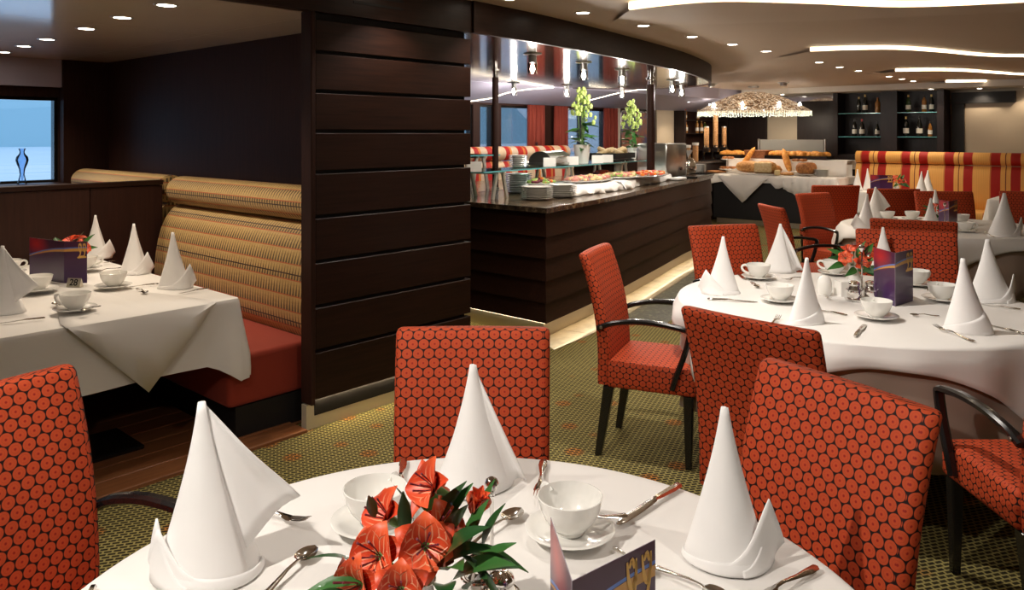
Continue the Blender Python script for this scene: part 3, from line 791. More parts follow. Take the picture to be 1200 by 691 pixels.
# ------------------------------------------------------------------ folded napkins
def napkin_mesh(style, seed):
    def fn():
        rnd = random.Random(seed*11+3); mb = MB()
        n = 48; m = 16; lean = rnd.uniform(-.06, .06); ovl = rnd.uniform(.66, .8); p1, p2 = rnd.random()*6, rnd.random()*6
        def rc(a, z):
            """cone surface: pointed, a little hollow above, fuller at the foot"""
            t = max(0.0, min(1.0, z))
            prof = .60*(1-t) + .40*(1-t)**2.2 + .07*math.sin(PI*t)*(1-t)
            lob = 1 + (.05*math.sin(2*a+p1) + .045*math.sin(3*a+p2))*(1-t*.6)
            return (.29*prof + .008)*lob
        def pt(a, z, off=0.0, shift=(0, 0)):
            r = rc(a, z) + off
            return Vector((r*math.cos(a) + lean*z + shift[0], r*math.sin(a)*ovl + shift[1], z))
        a0 = -PI/2 + rnd.uniform(-.5, .7); turns = 1.16
        rows = []
        for i in range(m):
            t = (i/(m-1))**.9
            rows.append([pt(a0 + 2*PI*turns*k/(n-1), t, .016*k/(n-1)) for k in range(n)])
        mb.grid(rows, uv=lambda i, j: (j*.012, i*.03))
        if style in ('wing', 'both', 'skirt'):
            # loose sheet falling from the tip to one side
            zl = .40 if style != 'skirt' else .03
            A = []
            for i in range(12):
                t = i/11; z = .985 - (.985-zl)*t
                out = (.52 if style != 'skirt' else .40)*t + .01
                row = []
                for j in range(8):
                    s = j/7
                    zz = z - (.26*t*(1-s)*t if style != 'skirt' else 0)
                    inner = pt(-.55, max(0, zz), -.01)
                    outer = Vector((out + lean*zz, -.10*t - .06*t*math.sin(5*t), zz))
                    p = inner.lerp(outer, s); p.y += (.045*math.sin(s*PI) - .03*math.sin(s*PI*2))*t
                    row.append(p)
                A.append(row)
            mb.grid(A, uv=lambda i, j: (j*.03, i*.03))
        if style in ('skirt',):
            # soft fold swelling out at the other foot
            A = []
            for j in range(12):
                s = j/11; a = PI*.75 + s*PI*.85
                A.append([pt(a, .52*q, .05*math.sin(PI*s)*(1-q)**1.5 + .006) for q in (0, .15, .3, .5, .75, 1)])
            mb.grid(A, uv=lambda i, j: (i*.02, j*.03))
        if style in ('tail', 'both', 'plain', 'cuff'):
            side = -1 if style == 'both' else 1
            C = []; nj = 28
            hmax = .13 if style in ('tail', 'both') else .36
            for j in range(nj):
                s = j/(nj-1); a = -PI*1.05 + s*PI*1.25
                if side < 0: a = PI - a
                top = .03 + hmax*s**1.25
                if style in ('cuff', 'plain'): top *= (1 - .5*max(0, s-.86)/.14)
                C.append([pt(a, top*q, .020 + .022*math.sin(PI*q)*s) for q in (0, .2, .4, .6, .8, 1)])
            mb.grid(C, uv=lambda i, j: (i*.02, j*.03))
        if style in ('tail', 'both'):
            side = -1 if style == 'both' else 1
            # turned-back tail: broad leaves wrapping from the front of the foot to an upright point at one side
            for (s0, h, fl, lift) in (((-1.9, .40, .10, .0), (-1.3, .31, .05, .014)) if style == 'tail' else ((-1.9, .27, .03, .0), (-1.3, .32, .0, .016))):
                C = []
                for j in range(21):
                    s = j/20; a = s0 + (s0*-1+.12)*s
                    if side < 0: a = PI - a
                    top = .04 + h*(s/.8)**1.6 if s < .8 else .04 + h*(1-(s-.8)/.2*.8)
                    C.append([pt(a, 0, .018+lift + fl*s*s*(.25+.75*w*w)) + Vector((lean*top*w*0, 0, top*w)) for w in (0, .2, .4, .6, .8, 1)])
                    for q, w in enumerate((0, .2, .4, .6, .8, 1)):      # lower on the front it leans against the cone
                        z = top*w; c = pt(a, z, .022+lift); k = s**1.5
                        C[-1][q] = c.lerp(Vector((C[-1][q].x, C[-1][q].y, z)), k)
                mb.grid(C, uv=lambda i, j: (i*.02, j*.03))
        return mb.mesh('napkin_'+style, 'linen_napkin', smooth=60, flipfix=False)
    return cached(('nap', style, seed), fn)
def napkin(px_tip, px_base, label, style='tail', seed=1, spin=0.0, z=TZ+.006, group='folded white napkins', wide=1.0, mirror=False):
    """px_base: pixel where the napkin's middle meets the table; the tip's pixel row gives the height"""
    p = PZ(px_base[0], px_base[1], z)
    zc = p.x*CT + p.y*ST
    h = (px_base[1]-px_tip[1])*zc/FPX
    h = max(.22, min(.36, h))
    o = one('napkin', napkin_mesh(style, seed), label, 'napkin', p, TH-PI/2+spin, group, (h*wide*(-1 if mirror else 1), h*wide, h))
    solidify(o, .012, 0)
    return o
# nearest table
napkin((234, 470), (247, 668), 'tall folded napkin at the left of the nearest table, wing pointing right', 'both', 1, .25, wide=1.0)
napkin((548, 427), (556, 566), 'tall folded napkin in the middle of the nearest table', 'skirt', 2, .1, wide=1.05)
napkin((842, 477), (852, 652), 'folded napkin at the right of the nearest table', 'tail', 3, -.2, wide=.92)
# right round table
napkin((845, 277), (846, 343), 'leftmost napkin of the right round table, with a pointed tail', 'tail', 4, .2, mirror=True, wide=1.05)
napkin((912, 262), (914, 318), 'broad napkin behind the left cups of the right round table', 'skirt', 5, 0, wide=1.15)
napkin((945, 302), (944, 378), 'slim napkin at the front left of the right round table', 'plain', 6, .3, wide=.95)
napkin((1034, 266), (1036, 318), 'napkin half hidden behind the purple menu, right round table', 'plain', 7, 0)
napkin((1131, 303), (1133, 388), 'front right napkin of the right round table, cuff folded over', 'plain', 8, -.5, wide=1.0, mirror=False)
napkin((1152, 280), (1160, 352), 'napkin with pleated tail at the right side of the right round table', 'tail', 9, .1, wide=1.15)
# middle-distance table
napkin((1013, 227), (1014, 268), 'left napkin of the middle-distance table', 'tail', 10, 0, mirror=True)
napkin((1020, 219), (1024, 257), 'napkin behind the left one on the middle-distance table', 'wing', 11, .2)
napkin((1091, 232), (1090, 271), 'napkin in front of the flowers on the middle-distance table', 'plain', 12, 0)
napkin((1096, 222), (1097, 257), 'rear napkin at the flowers of the middle-distance table', 'plain', 13, .4)
napkin((1174, 226), (1176, 276), 'right napkin of the middle-distance table with crossed cuff', 'tail', 14, .2, wide=1.3)
# banquette tables
for k, (u, v, q) in enumerate(((12.08, 3.93, 'leftmost of the far napkins before the striped banquette'), (12.45, 3.90, 'second far napkin before the striped banquette'),
                (12.02, 3.05, 'left of the two far napkins right of the far flowers'), (12.45, 3.08, 'right of the two far napkins right of the far flowers'), (12.2, 1.63, 'far napkin cut by the right edge before the banquette'))):
    solidify(one('napkin', napkin_mesh('plain', 15+k), q, 'napkin', (u, v, TZ+.006), k*.4, 'folded white napkins', .32), .012, 0)
# booth table
napkin((110, 252), (113, 302), 'rear napkin of the booth table, beside the menu', 'tail', 20, .1, wide=1.0)
napkin((158, 262), (158, 320), 'middle napkin of the row by the booth sofa', 'tail', 21, .1, wide=.95)
napkin((206, 272), (205, 337), 'front napkin of the row by the booth sofa', 'tail', 22, .1, wide=.92)
napkin((-8, 288), (3, 366), 'napkin cut by the left edge on the booth table', 'wing', 23, .1, wide=1.0)
# ------------------------------------------------------------------ cups, saucers, cutlery
def cup_body():
    return cached('cup', lambda: MB().lathe([(.001, .0), (.024, .0), (.027, .004), (.026, .008), (.036, .016), (.049, .034), (.057, .055), (.0605, .074), (.0615, .078), (.0595, .079), (.0575, .074), (.054, .055), (.046, .035), (.033, .019), (.015, .012), (.001, .011)], 36).mesh('cup_body', 'porcelain', smooth=60))
def cup_handle():
    def fn():
        pts = [(.055, 0, .064), (.068, 0, .072), (.083, 0, .068), (.088, 0, .054), (.078, 0, .038), (.060, 0, .028), (.046, 0, .026)]
        return MB().tube(smooth_path(pts, 4), .0042, 8, flat=1.5).mesh('cup_handle', 'porcelain', smooth=60)
    return cached('cup_handle', fn)
def saucer_mesh():
    return cached('saucer', lambda: MB().lathe([(.001, .004), (.028, .004), (.031, .007), (.045, .007), (.075, .014), (.092, .0205), (.0945, .0225), (.092, .024), (.074, .0175), (.045, .0105), (.001, .009)], 40).mesh('saucer', 'porcelain', smooth=60))
def cup(px, where, ang=0.0, scale=1.0, z=TZ+.006, saucer=True):
    """px: pixel of the saucer's middle on the table"""
    p = px if isinstance(px, Vector) else PZ(px[0], px[1], z)
    rz = TH-PI/2+ang
    if saucer: one('saucer', saucer_mesh(), 'white saucer, cup %s' % where, 'saucer', p, rz, 'white saucers', scale)
    t = thing('tea_cup', 'white porcelain cup %s' % where, 'cup', p+Vector((0, 0, .0095*scale if saucer else 0)), rz, 'white tea cups', scale)
    link('bowl', cup_body(), t, scale=(1.12, 1.12, 1.0)); link('handle', cup_handle(), t, (.006, 0, 0))
    return p
def slim(name, stations, mat='silver', tines=None, L=1.0):
    """cutlery along +X from the handle end: stations of (x, half width, height, thickness)"""
    mb = MB(); rows = []
    for x, w, z, t in stations:
        rows.append([(x, -w, z), (x, -w*.6, z+t), (x, w*.6, z+t), (x, w, z), (x, w*.55, z-t*.4), (x, -w*.55, z-t*.4)])
    mb.grid(rows, cu=True)
    n = len(rows); mb.f += [list(range(6)), list(range(6*(n-1), 6*n))[::-1]]; mb.uv += [None, None]; mb.mi += [0, 0]
    for q in tines or []:
        mb.tube(q, [.0013, .0014, .0012, .0006], 6)
    return mb
def cutlery_mesh(kind):
    def fn():
        if kind == 'knife':
            return slim('knife', [(0, .004, .004, .003), (.004, .0075, .004, .005), (.03, .0085, .004, .0055), (.075, .0062, .005, .005), (.088, .005, .006, .004), (.095, .0075, .006, .003), (.11, .0085, .005, .0012), (.16, .0095, .003, .001), (.195, .0085, .002, .0009), (.208, .005, .0015, .0007), (.212, .001, .0015, .0005)]).mesh('knife', 'silver', smooth=50)
        if kind == 'fork':
            tn = []
            for k in range(4):
                y = (k-1.5)*.0058
                tn.append([(.148, y*.75, .008), (.160, y, .0085), (.178, y, .011), (.193, y*.95, .016)])
            return slim('fork', [(0, .004, .004, .002), (.004, .0085, .004, .003), (.025, .0095, .004, .003), (.06, .0055, .006, .003), (.10, .0035, .011, .003), (.122, .004, .011, .0028), (.132, .0085, .009, .002), (.146, .0112, .007, .0016), (.154, .0108, .0075, .0014)], tines=tn).mesh('fork', 'silver', smooth=50)
        sc = 1.0 if kind == 'spoon' else .72
        mb = slim('spoon', [(0, .004*sc, .004, .002), (.004, .0085*sc, .004, .003), (.025*sc, .0095*sc, .004, .003), (.06*sc, .0055*sc, .006, .003), (.10*sc, .0035*sc, .011, .003), (.130*sc, .0035*sc, .010, .0028), (.140*sc, .0055*sc, .008, .002)])
        rows = []
        for i in range(9):
            u = -1 + 2*i/8; row = []
            for j in range(9):
                v = -1 + 2*j/8; k = math.sqrt(max(0, 1-u*u))
                row.append(((.166+.030*u)*sc, .0205*v*k*(1-.12*u)*sc, .0105 - .0085*(1-u*u)*(1-v*v)*sc))
            rows.append(row)
        mb.grid(rows); mb.grid([[(p[0], p[1], p[2]-.0016) for p in r] for r in rows], flip=True)
        return mb.mesh(kind, 'silver', smooth=60, flipfix=False)
    return cached(('cut', kind), fn)
LEN = {'knife': .212, 'fork': .193, 'spoon': .196, 'teaspoon': .141}
def cutlery(kind, p0, p1, label, z=TZ+.008, lift=0.0):
    """laid from pixel p0 (handle end) towards pixel p1 (tip)"""
    a, b = PZ(*p0, z), PZ(*p1, z); d = b-a
    s = max(.85, min(1.2, d.length/LEN[kind]))
    o = one(kind, cutlery_mesh(kind), label, 'cutlery', a, (0, -lift, math.atan2(d.y, d.x)), 'silver cutlery', s)
    return o
# nearest table
cup((668, 629), 'by the purple menu of the nearest table', 2.2)
cup((440, 618), 'behind the red flowers on the nearest table', 1.2)
cutlery('knife', (473, 540), (461, 610), 'knife lying beyond the left cup of the nearest table')
cutlery('fork', (637, 541), (630, 590), 'fork lying just behind the right cup of the nearest table')
cutlery('spoon', (540, 646), (611, 600), 'spoon lying behind the condiment stand of the nearest table')
cutlery('knife', (797, 570), (722, 616), 'knife pointing at the right cup of the nearest table')
cutlery('fork', (272, 595), (362, 616), 'fork poking out from the left napkin of the nearest table')
cutlery('spoon', (300, 708), (369, 644), 'spoon lying at the left front of the nearest table')
cutlery('knife', (110, 688), (78, 760), 'knife end at the lower left rim of the nearest table')
cutlery('fork', (957, 666), (880, 712), 'fork at the lower right rim of the nearest table')
cutlery('spoon', (762, 663), (830, 694), 'spoon beside the front menu, lower right of the nearest table')
cutlery('teaspoon', (719, 643), (760, 672), 'teaspoon end peeping out behind the front menu')
o = cutlery('teaspoon', (735, 606), (630, 622), 'teaspoon resting on the saucer by the front menu', z=TZ+.032)
# right round table
cup((889, 327), 'at the back left of the right round table', PI*.95)
cup((914, 354), 'right of the leftmost napkin, right round table', .6)
cup((1027, 374), 'at the front of the right round table by the purple menu', 1.3)
cup((978, 322), 'behind the white shaker on the right round table', PI*.9)
cup((1104, 353), 'behind the front right napkin of the right round table', 1.4)
cup((1074, 335), 'right behind the menu on the right round table', .3)
cutlery('knife', (829, 351), (888, 354), 'knife before the leftmost napkin of the right round table')
cutlery('fork', (900, 386), (926, 360), 'fork left of the slim napkin on the right round table')
cutlery('knife', (993, 370), (958, 363), 'knife right of the slim napkin on the right round table')
cutlery('knife', (1002, 395), (1020, 372), 'short handled knife pointing under the front cup')
cutlery('fork', (1142, 401), (1082, 380), 'fork before the front right napkin of the right round table')
cutlery('teaspoon', (1101, 371), (1066, 370), 'teaspoon right of the front cup, right round table')
cutlery('knife', (1200, 392), (1158, 380), 'knife right of the front right napkin')
cutlery('knife', (1196, 363), (1160, 358), 'knife beside the pleated napkin at the right')
cutlery('fork', (946, 325), (912, 331), 'fork behind the slim napkin, right round table')
cutlery('knife', (861, 319), (874, 328), 'knife beside the back left cup of the right round table')
cutlery('teaspoon', (880, 331), (903, 350), 'teaspoon between the two left cups of the right round table')
cutlery('fork', (960, 343), (973, 352), 'fork behind the slim napkin beside the shaker')
cutlery('knife', (1085, 340), (1112, 341), 'knife behind the menu at the right of the right round table')
# middle-distance table
cup((1069, 258), 'left behind the flowers on the middle-distance table', .5)
cup((1127, 262), 'right of the menu on the middle-distance table', .5)
cup((1131, 272), 'at the front of the middle-distance table', -.2)
cup((1040, 258), 'beside the left napkins on the middle-distance table', .8)
cutlery('fork', (1165, 278), (1143, 270), 'fork left of the right napkin on the middle-distance table')
cutlery('knife', (1125, 265), (1160, 264), 'knife behind the front cup of the middle-distance table')
# booth table
BZ = TZ+.0115
cup((88, 365), 'at the front of the booth table', PI*1.0, z=BZ)
cup((45, 342), 'at the left front of the booth menu', PI*1.0, z=BZ)
cup((133, 338), 'right of the number sign on the booth table', PI*.5, z=BZ)
cup((100, 317), 'half hidden behind the booth menu', .4, z=BZ)
cup((10, 322), 'at the left edge behind the booth napkin', .4, z=BZ)
cutlery('teaspoon', (76, 363), (54, 352), 'teaspoon left of the front cup on the booth table', BZ)
cutlery('teaspoon', (118, 359), (95, 366), 'teaspoon right of the front cup on the booth table', BZ+.024)
cutlery('teaspoon', (30, 337), (16, 328), 'teaspoon left behind the booth menu cup', BZ)
cutlery('knife', (186, 333), (166, 335), 'knife left of the front booth napkin', BZ)
cutlery('knife', (246, 338), (228, 341), 'knife right of the front booth napkin', BZ)
cutlery('teaspoon', (160, 339), (172, 345), 'teaspoon beside the right booth cup', BZ)
cutlery('knife', (53, 373), (0, 379), 'knife at the left front rim of the booth table', BZ)
cutlery('fork', (142, 314), (123, 317), 'fork between the two rear booth napkins', BZ)
cutlery('fork', (145, 305), (122, 309), 'fork beside the rear booth napkin', BZ)

# ------------------------------------------------------------------ menus
def menumat():
    """printed card: dark purple, a blue and gold sweep, a red glow in the upper corner; V runs up the card"""
    m, nt, b = newmat('menu_print'); g = N(nt)
    x, y, _ = g.sep(g.coord('UV'))
    base = g.mix(g.ramp(y, [(.0, (0, 0, 0)), (1, (1, 1, 1))]), (.055, .022, .10), (.060, .008, .035))
    dx = g.m('SUBTRACT', x, .16); dy = g.m('SUBTRACT', y, .86)
    d = g.m('SQRT', g.m('ADD', g.m('MULTIPLY', dx, dx), g.m('MULTIPLY', dy, dy)))
    c = g.mix(g.ramp(d, [(.0, (1, 1, 1)), (.28, (0, 0, 0))]), base, (.50, .02, .02))
    # a rising curve
    cv = g.m('ADD', .54, g.m('MULTIPLY', .26, g.m('SUBTRACT', 1.0, g.m('POWER', g.m('SUBTRACT', 1.0, x), 2.2))))
    e = g.m('SUBTRACT', y, cv)
    gold = g.m('LESS_THAN', g.m('ABSOLUTE', e), g.m('ADD', .008, g.m('MULTIPLY', x, .03)))
    blue = g.m('LESS_THAN', g.m('ABSOLUTE', g.m('SUBTRACT', e, g.m('ADD', .025, g.m('MULTIPLY', x, .03)))), .012)
    c = g.mix(gold, c, (.60, .30, .06)); c = g.mix(blue, c, (.09, .20, .60))
    g.put(b.inputs['Base Color'], c); b.inputs['Roughness'].default_value = .3; b.inputs['Coat Weight'].default_value = .1
menumat()
plain('gold_print', (.72, .42, .10), .35)
plain('menu_side', (.12, .02, .05), .25, coat=.4)
plain('menu_inside', (.30, .25, .30), .4)
def menu(pts, h, label, crest=True, group='purple menu cards'):
    """folded card standing on its lower edge; pts: ground plan points left to right as seen by the reader"""
    o = Vector(pts[0]); t = thing('menu_card', label, 'menu', o, 0, group)
    n = len(pts)-1; tot = sum((Vector(pts[i+1])-Vector(pts[i])).length for i in range(n)); acc = 0
    for i in range(n):
        a, b = Vector(pts[i])-o, Vector(pts[i+1])-o; d = b-a; L = d.length; d.normalize(); nr = Vector((d.y, -d.x, 0))
        mb = MB(); u0, u1 = acc/tot, (acc+L)/tot; acc += L
        f = [a, b, b+Vector((0, 0, h)), a+Vector((0, 0, h))]; k = [p - nr*.0012 for p in f]
        mb.add(f, [(0, 1, 2, 3)], [[(u0, 0), (u1, 0), (u1, 1), (u0, 1)]], 0)
        mb.add(k, [(3, 2, 1, 0)], [[(u0, 1), (u1, 1), (u1, 0), (u0, 0)]], 1)
        mb.add([f[0], f[1], k[1], k[0], f[3], f[2], k[2], k[3]], [(0, 3, 2, 1), (4, 5, 6, 7), (0, 4, 7, 3), (1, 2, 6, 5)], None, 1)
        pn = link('panel', mb.mesh('menu_panel', ['menu_print', 'menu_inside'], smooth=0, flipfix=False), t)
        if crest and i == n-1:
            # gold crest of two curling figures at the upper right corner
            cm = MB()
            def stroke(P, w):
                rows = []
                Q = smooth_path([Vector((p[0], p[1], 0)) for p in P], 4)
                for q_ in range(len(Q)):
                    tt = (Q[min(q_+1, len(Q)-1)]-Q[max(q_-1, 0)]).normalized(); nn = Vector((-tt.y, tt.x, 0))
                    ww = w*(.35+.65*math.sin(PI*(q_+.5)/len(Q)))
                    row = []
                    for sgn in (-1, 1):
                        s2 = Q[q_]+nn*ww*sgn
                        row.append(a + d*(L*(.62+.36*s2.x)) + Vector((0, 0, h*(.66+.30*s2.y))) + nr*.0008)
                    rows.append(row)
                cm.grid(rows)
            for sh, sc_ in ((0, 1), (.52, .92)):
                stroke([(sh+.05, .95), (sh+.1, .55), (sh+.22, .32), (sh+.34, .5), (sh+.36, .9)], .07*sc_)
                stroke([(sh+.36, .95), (sh+.34, .5), (sh+.22, .05), (sh+.08, -.02)], .06*sc_)
                stroke([(sh+.12, .80), (sh+.22, .95), (sh+.30, .75)], .06*sc_)
            stroke([(-.1, -.16), (.4, -.10), (.98, -.12)], .10)
            link('crest', cm.mesh('menu_crest', 'gold_print', flipfix=False), pn)
    return t
def gp(x, y, z): return PZ(x, y, z)
def drop_(p, z): return Vector((p.x, p.y, z))
ZT = TZ+.006
menu([drop_(PZ(645, 606, .985), ZT), drop_(PZ(670, 681, .985), ZT), drop_(PZ(768, 632, .985), ZT)], .985-ZT, 'purple folded menu with gold crest at the bottom of the picture')
menu([PZ(1024, 349, ZT), PZ(1049, 359, ZT), PZ(1070, 352.5, ZT)], .262, 'purple folded menu standing on the right round table')
menu([PZ(1100, 266, ZT), PZ(1112, 269, ZT), PZ(1122, 266, ZT)], .25, 'purple menu with red glow on the middle-distance table')
menu([Vector((12.0, 3.72, ZT)), Vector((11.97, 3.58, ZT)), Vector((12.02, 3.42, ZT))], .25, 'far dark purple menu before the striped banquette')
menu([PZ(34.5, 325, BZ), PZ(75, 332, BZ), PZ(102, 331.5, BZ)], .235, 'purple menu standing on the booth table behind the number sign')

# ------------------------------------------------------------------ number sign 28
p = PZ(87, 336, BZ)
t = thing('number_sign', 'small metal table sign with black number 28', 'sign', p, TH-PI/2-.15)
tm = MB(); w, h = .083, .048
tm.add([(-w/2, -.012, 0), (w/2, -.012, 0), (w/2, .004, h), (-w/2, .004, h), (-w/2, .02, 0), (w/2, .02, 0)], [(0, 1, 2, 3), (3, 2, 5, 4), (0, 3, 4), (1, 5, 2), (0, 4, 5, 1)])
link('plate', tm.mesh('sign_plate', 'brushed', smooth=0), t)
def text_mesh(txt, size, mat, depth=.0006):
    cu = bpy.data.curves.new('text', 'FONT'); cu.body = txt; cu.size = size; cu.align_x = 'CENTER'; cu.align_y = 'CENTER'; cu.extrude = depth; cu.offset = .0008*size/.05
    ob = bpy.data.objects.new('text_tmp', cu); COL.objects.link(ob)
    me = bpy.data.meshes.new_from_object(ob.evaluated_get(bpy.context.evaluated_depsgraph_get()))
    bpy.data.objects.remove(ob); bpy.data.curves.remove(cu)
    me.materials.clear(); me.materials.append(M[mat]); return me
tx = link('number', text_mesh('28', .050, 'black_matte'), t, (0, -.0052, h*.5), (math.atan2(h, .016), 0, 0)); tx['label'] = 'black digits 28'

# ------------------------------------------------------------------ flowers
def petal_rows(L, W, curl, cup_, n=7, m=5):
    rows = []
    for i in range(n):
        t = i/(n-1); w = W*math.sin(PI*min(1, .08+t*.92)**.8)*(1 if t < .9 else .75) + .0015
        if i == n-1: w = .0012
        r = []
        for j in range(m):
            s = -1+2*j/(m-1)
            r.append(Vector((w*s, L*t*math.cos(curl*t*.8), L*t*math.sin(curl*t*.8)*.6 + cup_*w*s*s + .15*L*t)))
        rows.append(r)
    return rows
def petalmat():
    m, nt, b = newmat('petal_red'); g = N(nt)
    x, y, _ = g.sep(g.coord('UV'))
    streak = g.m('GREATER_THAN', g.m('SINE', g.m('MULTIPLY', x, 40)), .8)
    inner = g.ramp(y, [(.1, (1, 1, 1)), (.7, (0, 0, 0))])
    c = g.ramp(g.noise(g.coord(), 25, 3), [(.3, (.66, .042, .013)), (.7, (.88, .14, .038))])
    c = g.mix(g.m('MULTIPLY', streak, g.m('MULTIPLY', inner, .95)), c, (.95, .60, .36))
    g.put(b.inputs['Base Color'], c); b.inputs['Roughness'].default_value = .45; b.inputs['Subsurface Weight'].default_value = .0
petalmat()
def bloom_mesh(open_):
    def fn():
        mb = MB()
        for k in range(6):
            a = 2*PI*k/6; inner = k % 2
            tilt = (1.05 if inner else .85) if open_ > .5 else .38
            rows = petal_rows(.046 if not inner else .048, .0195 if not inner else .0125, -1.1*open_, .5 if open_ > .5 else .9)
            R_ = Matrix.Rotation(a, 3, 'Z') @ Matrix.Rotation(PI/2-tilt, 3, 'X')
            rows = [[R_ @ p for p in r] for r in rows]
            mb.grid(rows, uv=lambda i, j: (j/4, i/6))
        mb.tube([(0, 0, -.022), (0, 0, -.008), (0, 0, .004)], [.0025, .005, .006], 8, mi=1)
        for k in range(5):
            a = k*1.256; mb.tube([(0, 0, 0), (.006*math.cos(a), .006*math.sin(a), .015), (.011*math.cos(a), .011*math.sin(a), .032)], [.0007, .0007, .0013], 5, mi=2)
        return mb.mesh('bloom', ['petal_red', 'stem_green', 'radicchio'], smooth=60, flipfix=False)
    return cached(('bloom', open_), fn)
def leaf_mesh(L, W, bend, mat='leaf_green'):
    def fn():
        mb = MB(); rows = []
        for i in range(9):
            t = i/8; w = W*math.sin(PI*(.04+.96*t)**.75)**.9 if 0 < i < 8 else .001
            y = L*t; z = -bend*L*t*t
            rows.append([Vector((w*s, y, z + .25*w*abs(s))) for s in (-1, -.5, 0, .5, 1)])
        mb.grid(rows)
        return mb.mesh('leaf', mat, smooth=60, flipfix=False)
    return cached(('leaf', round(L, 3), round(W, 3), round(bend, 2), mat), fn)
def aim(d, up=Vector((0, 0, 1))):
    return Vector(d).to_track_quat('Z', 'Y').to_euler()
def aim_y(d, roll=0.0):
    q = Vector(d).to_track_quat('Y', 'Z'); return (q.to_matrix() @ Matrix.Rotation(roll, 3, 'Y')).to_euler()
def vase_mesh():
    return cached('bud_vase', lambda: MB().lathe([(.001, 0), (.030, 0), (.034, .006), (.036, .03), (.033, .06), (.022, .085), (.020, .10), (.025, .108), (.023, .108), (.018, .10), (.018, .085), (.001, .08)], 24).mesh('bud_vase', 'porcelain', smooth=60))
CAMF, CAMR = Vector((CT, ST, 0)), Vector((ST, -CT, 0))
def bouquet(base, blooms, leaves, lab_b, lab_v, scale=1.0):
    """base: vase foot; blooms: (offset right, offset towards the camera, height over the vase foot, facing(right, toward, up), open, size)"""
    v = one('bud_vase', vase_mesh(), lab_v, 'vase', base, 0, 'small white bud vases', scale)
    t = thing('bouquet', lab_b, 'flowers', base+Vector((0, 0, .07*scale)), 0, 'red alstroemeria bouquets')
    def off(r, c, h): return CAMR*r*scale - CAMF*c*scale + Vector((0, 0, (h-.07)*scale))
    for r, c, h, f, op, sz in blooms:
        p = off(r, c, h); d = CAMR*f[0] - CAMF*f[1] + Vector((0, 0, f[2])); d.normalize()
        fl = link('flower', bloom_mesh(op), t, p, aim(d), sz*scale)
        st = MB().tube(smooth_path([Vector((0, 0, -.05*scale)), Vector((p.x*.15, p.y*.15, .03*scale)), p*.6+Vector((0, 0, .01*scale)), p - d*.02*scale], 3), .0019*scale, 6)
        link('stem', st.mesh('stem', 'stem_green'), t)
    for r, c, h, f, L, W, bend, roll, mt in leaves:
        p = off(r, c, h); d = CAMR*f[0] - CAMF*f[1] + Vector((0, 0, f[2]))
        link('leaf', leaf_mesh(L, W, bend, mt), t, p, aim_y(d, roll), scale)
    return t
def flower_at(x, y, zc0, base, scale=1.0):
    """offsets for a bloom seen at pixel (x, y) at camera depth zc0"""
    p = PD(x, y, zc0) - base
    return p.dot(CAMR), -p.dot(CAMF), p.z
FB = cw(-.150, 1.29, ZT)
fl = []
for (x, y, zc, f, op, sz) in ((446, 652, 1.25, (-.45, .8, .55), 1.0, 1.25), (498, 640, 1.24, (.15, .9, .5), 1.0, 1.22), (511, 573, 1.31, (-.75, .5, .55), .6, 1.05), (556, 602, 1.31, (.25, .2, .95), .35, .78),
                              (457, 608, 1.33, (-.6, .3, .6), .7, 1.1), (425, 684, 1.22, (-.6, .85, .2), 1.0, 1.2), (515, 618, 1.29, (.5, .6, .6), .9, 1.0), (512, 596, 1.36, (0, -.2, 1), .35, .8), (470, 690, 1.19, (0, .9, .4), 1.0, 1.05)):
    fl.append((*flower_at(x, y, zc, FB), f, op, sz*1.32))
lv = []
for (x, y, zc, f, L, W, bend, roll, mt) in ((476, 625, 1.28, (-.08, .05, 1), .075, .012, .1, 1.3, 'leaf_dark'), (522, 607, 1.30, (.6, .1, .9), .075, .011, .1, .9, 'leaf_green'), (515, 660, 1.25, (.55, .5, .75), .105, .020, .35, .5, 'leaf_dark'),
                              (545, 645, 1.26, (.9, .4, .35), .095, .014, .55, .2, 'leaf_green'), (562, 600, 1.33, (.35, 0, .9), .06, .008, .1, .8, 'leaf_green'), (428, 680, 1.22, (-.95, .3, .35), .085, .013, .6, -.4, 'leaf_green'), (548, 690, 1.22, (.2, .6, .8), .09, .016, .3, .4, 'leaf_dark'),
                              (500, 600, 1.33, (.1, -.3, .8), .06, .016, .3, .3, 'leaf_green'), (540, 650, 1.22, (.7, .6, .1), .11, .008, .9, 0, 'leaf_green'), (440, 606, 1.30, (-.2, .3, .9), .055, .009, .2, 1.0, 'leaf_dark'), (520, 685, 1.2, (.1, .8, .6), .08, .018, .4, 0, 'leaf_dark'), (565, 640, 1.27, (.25, .2, .9), .085, .013, .2, .9, 'leaf_dark'),
                              (410, 700, 1.2, (-.6, .5, .4), .09, .017, .5, -.3, 'leaf_dark'), (490, 705, 1.2, (-.2, .7, .6), .08, .017, .4, 0, 'leaf_green'), (530, 625, 1.27, (.15, .35, .9), .09, .022, .3, .3, 'leaf_dark'), (548, 668, 1.24, (.5, .5, .6), .10, .022, .4, .4, 'leaf_dark'), (525, 668, 1.22, (.2, .7, .7), .09, .02, .3, .2, 'leaf_green'), (485, 612, 1.33, (-.3, -.1, .9), .07, .015, .2, .5, 'leaf_dark'), (420, 662, 1.25, (-.7, .2, .6), .08, .014, .4, .3, 'leaf_dark'), (560, 668, 1.25, (.45, .3, .8), .085, .017, .3, .5, 'leaf_green'), (515, 660, 1.23, (.45, .4, .9), .12, .026, .3, .5, 'leaf_dark'), (530, 680, 1.22, (.5, .4, .7), .12, .024, .4, .3, 'leaf_green'), (545, 640, 1.28, (.3, .1, .95), .085, .014, .2, .9, 'leaf_green'), (505, 620, 1.30, (.5, .1, .9), .10, .016, .15, .7, 'leaf_dark')):
    lv.append((*flower_at(x, y, zc, FB), f, L, W, bend, roll, mt))
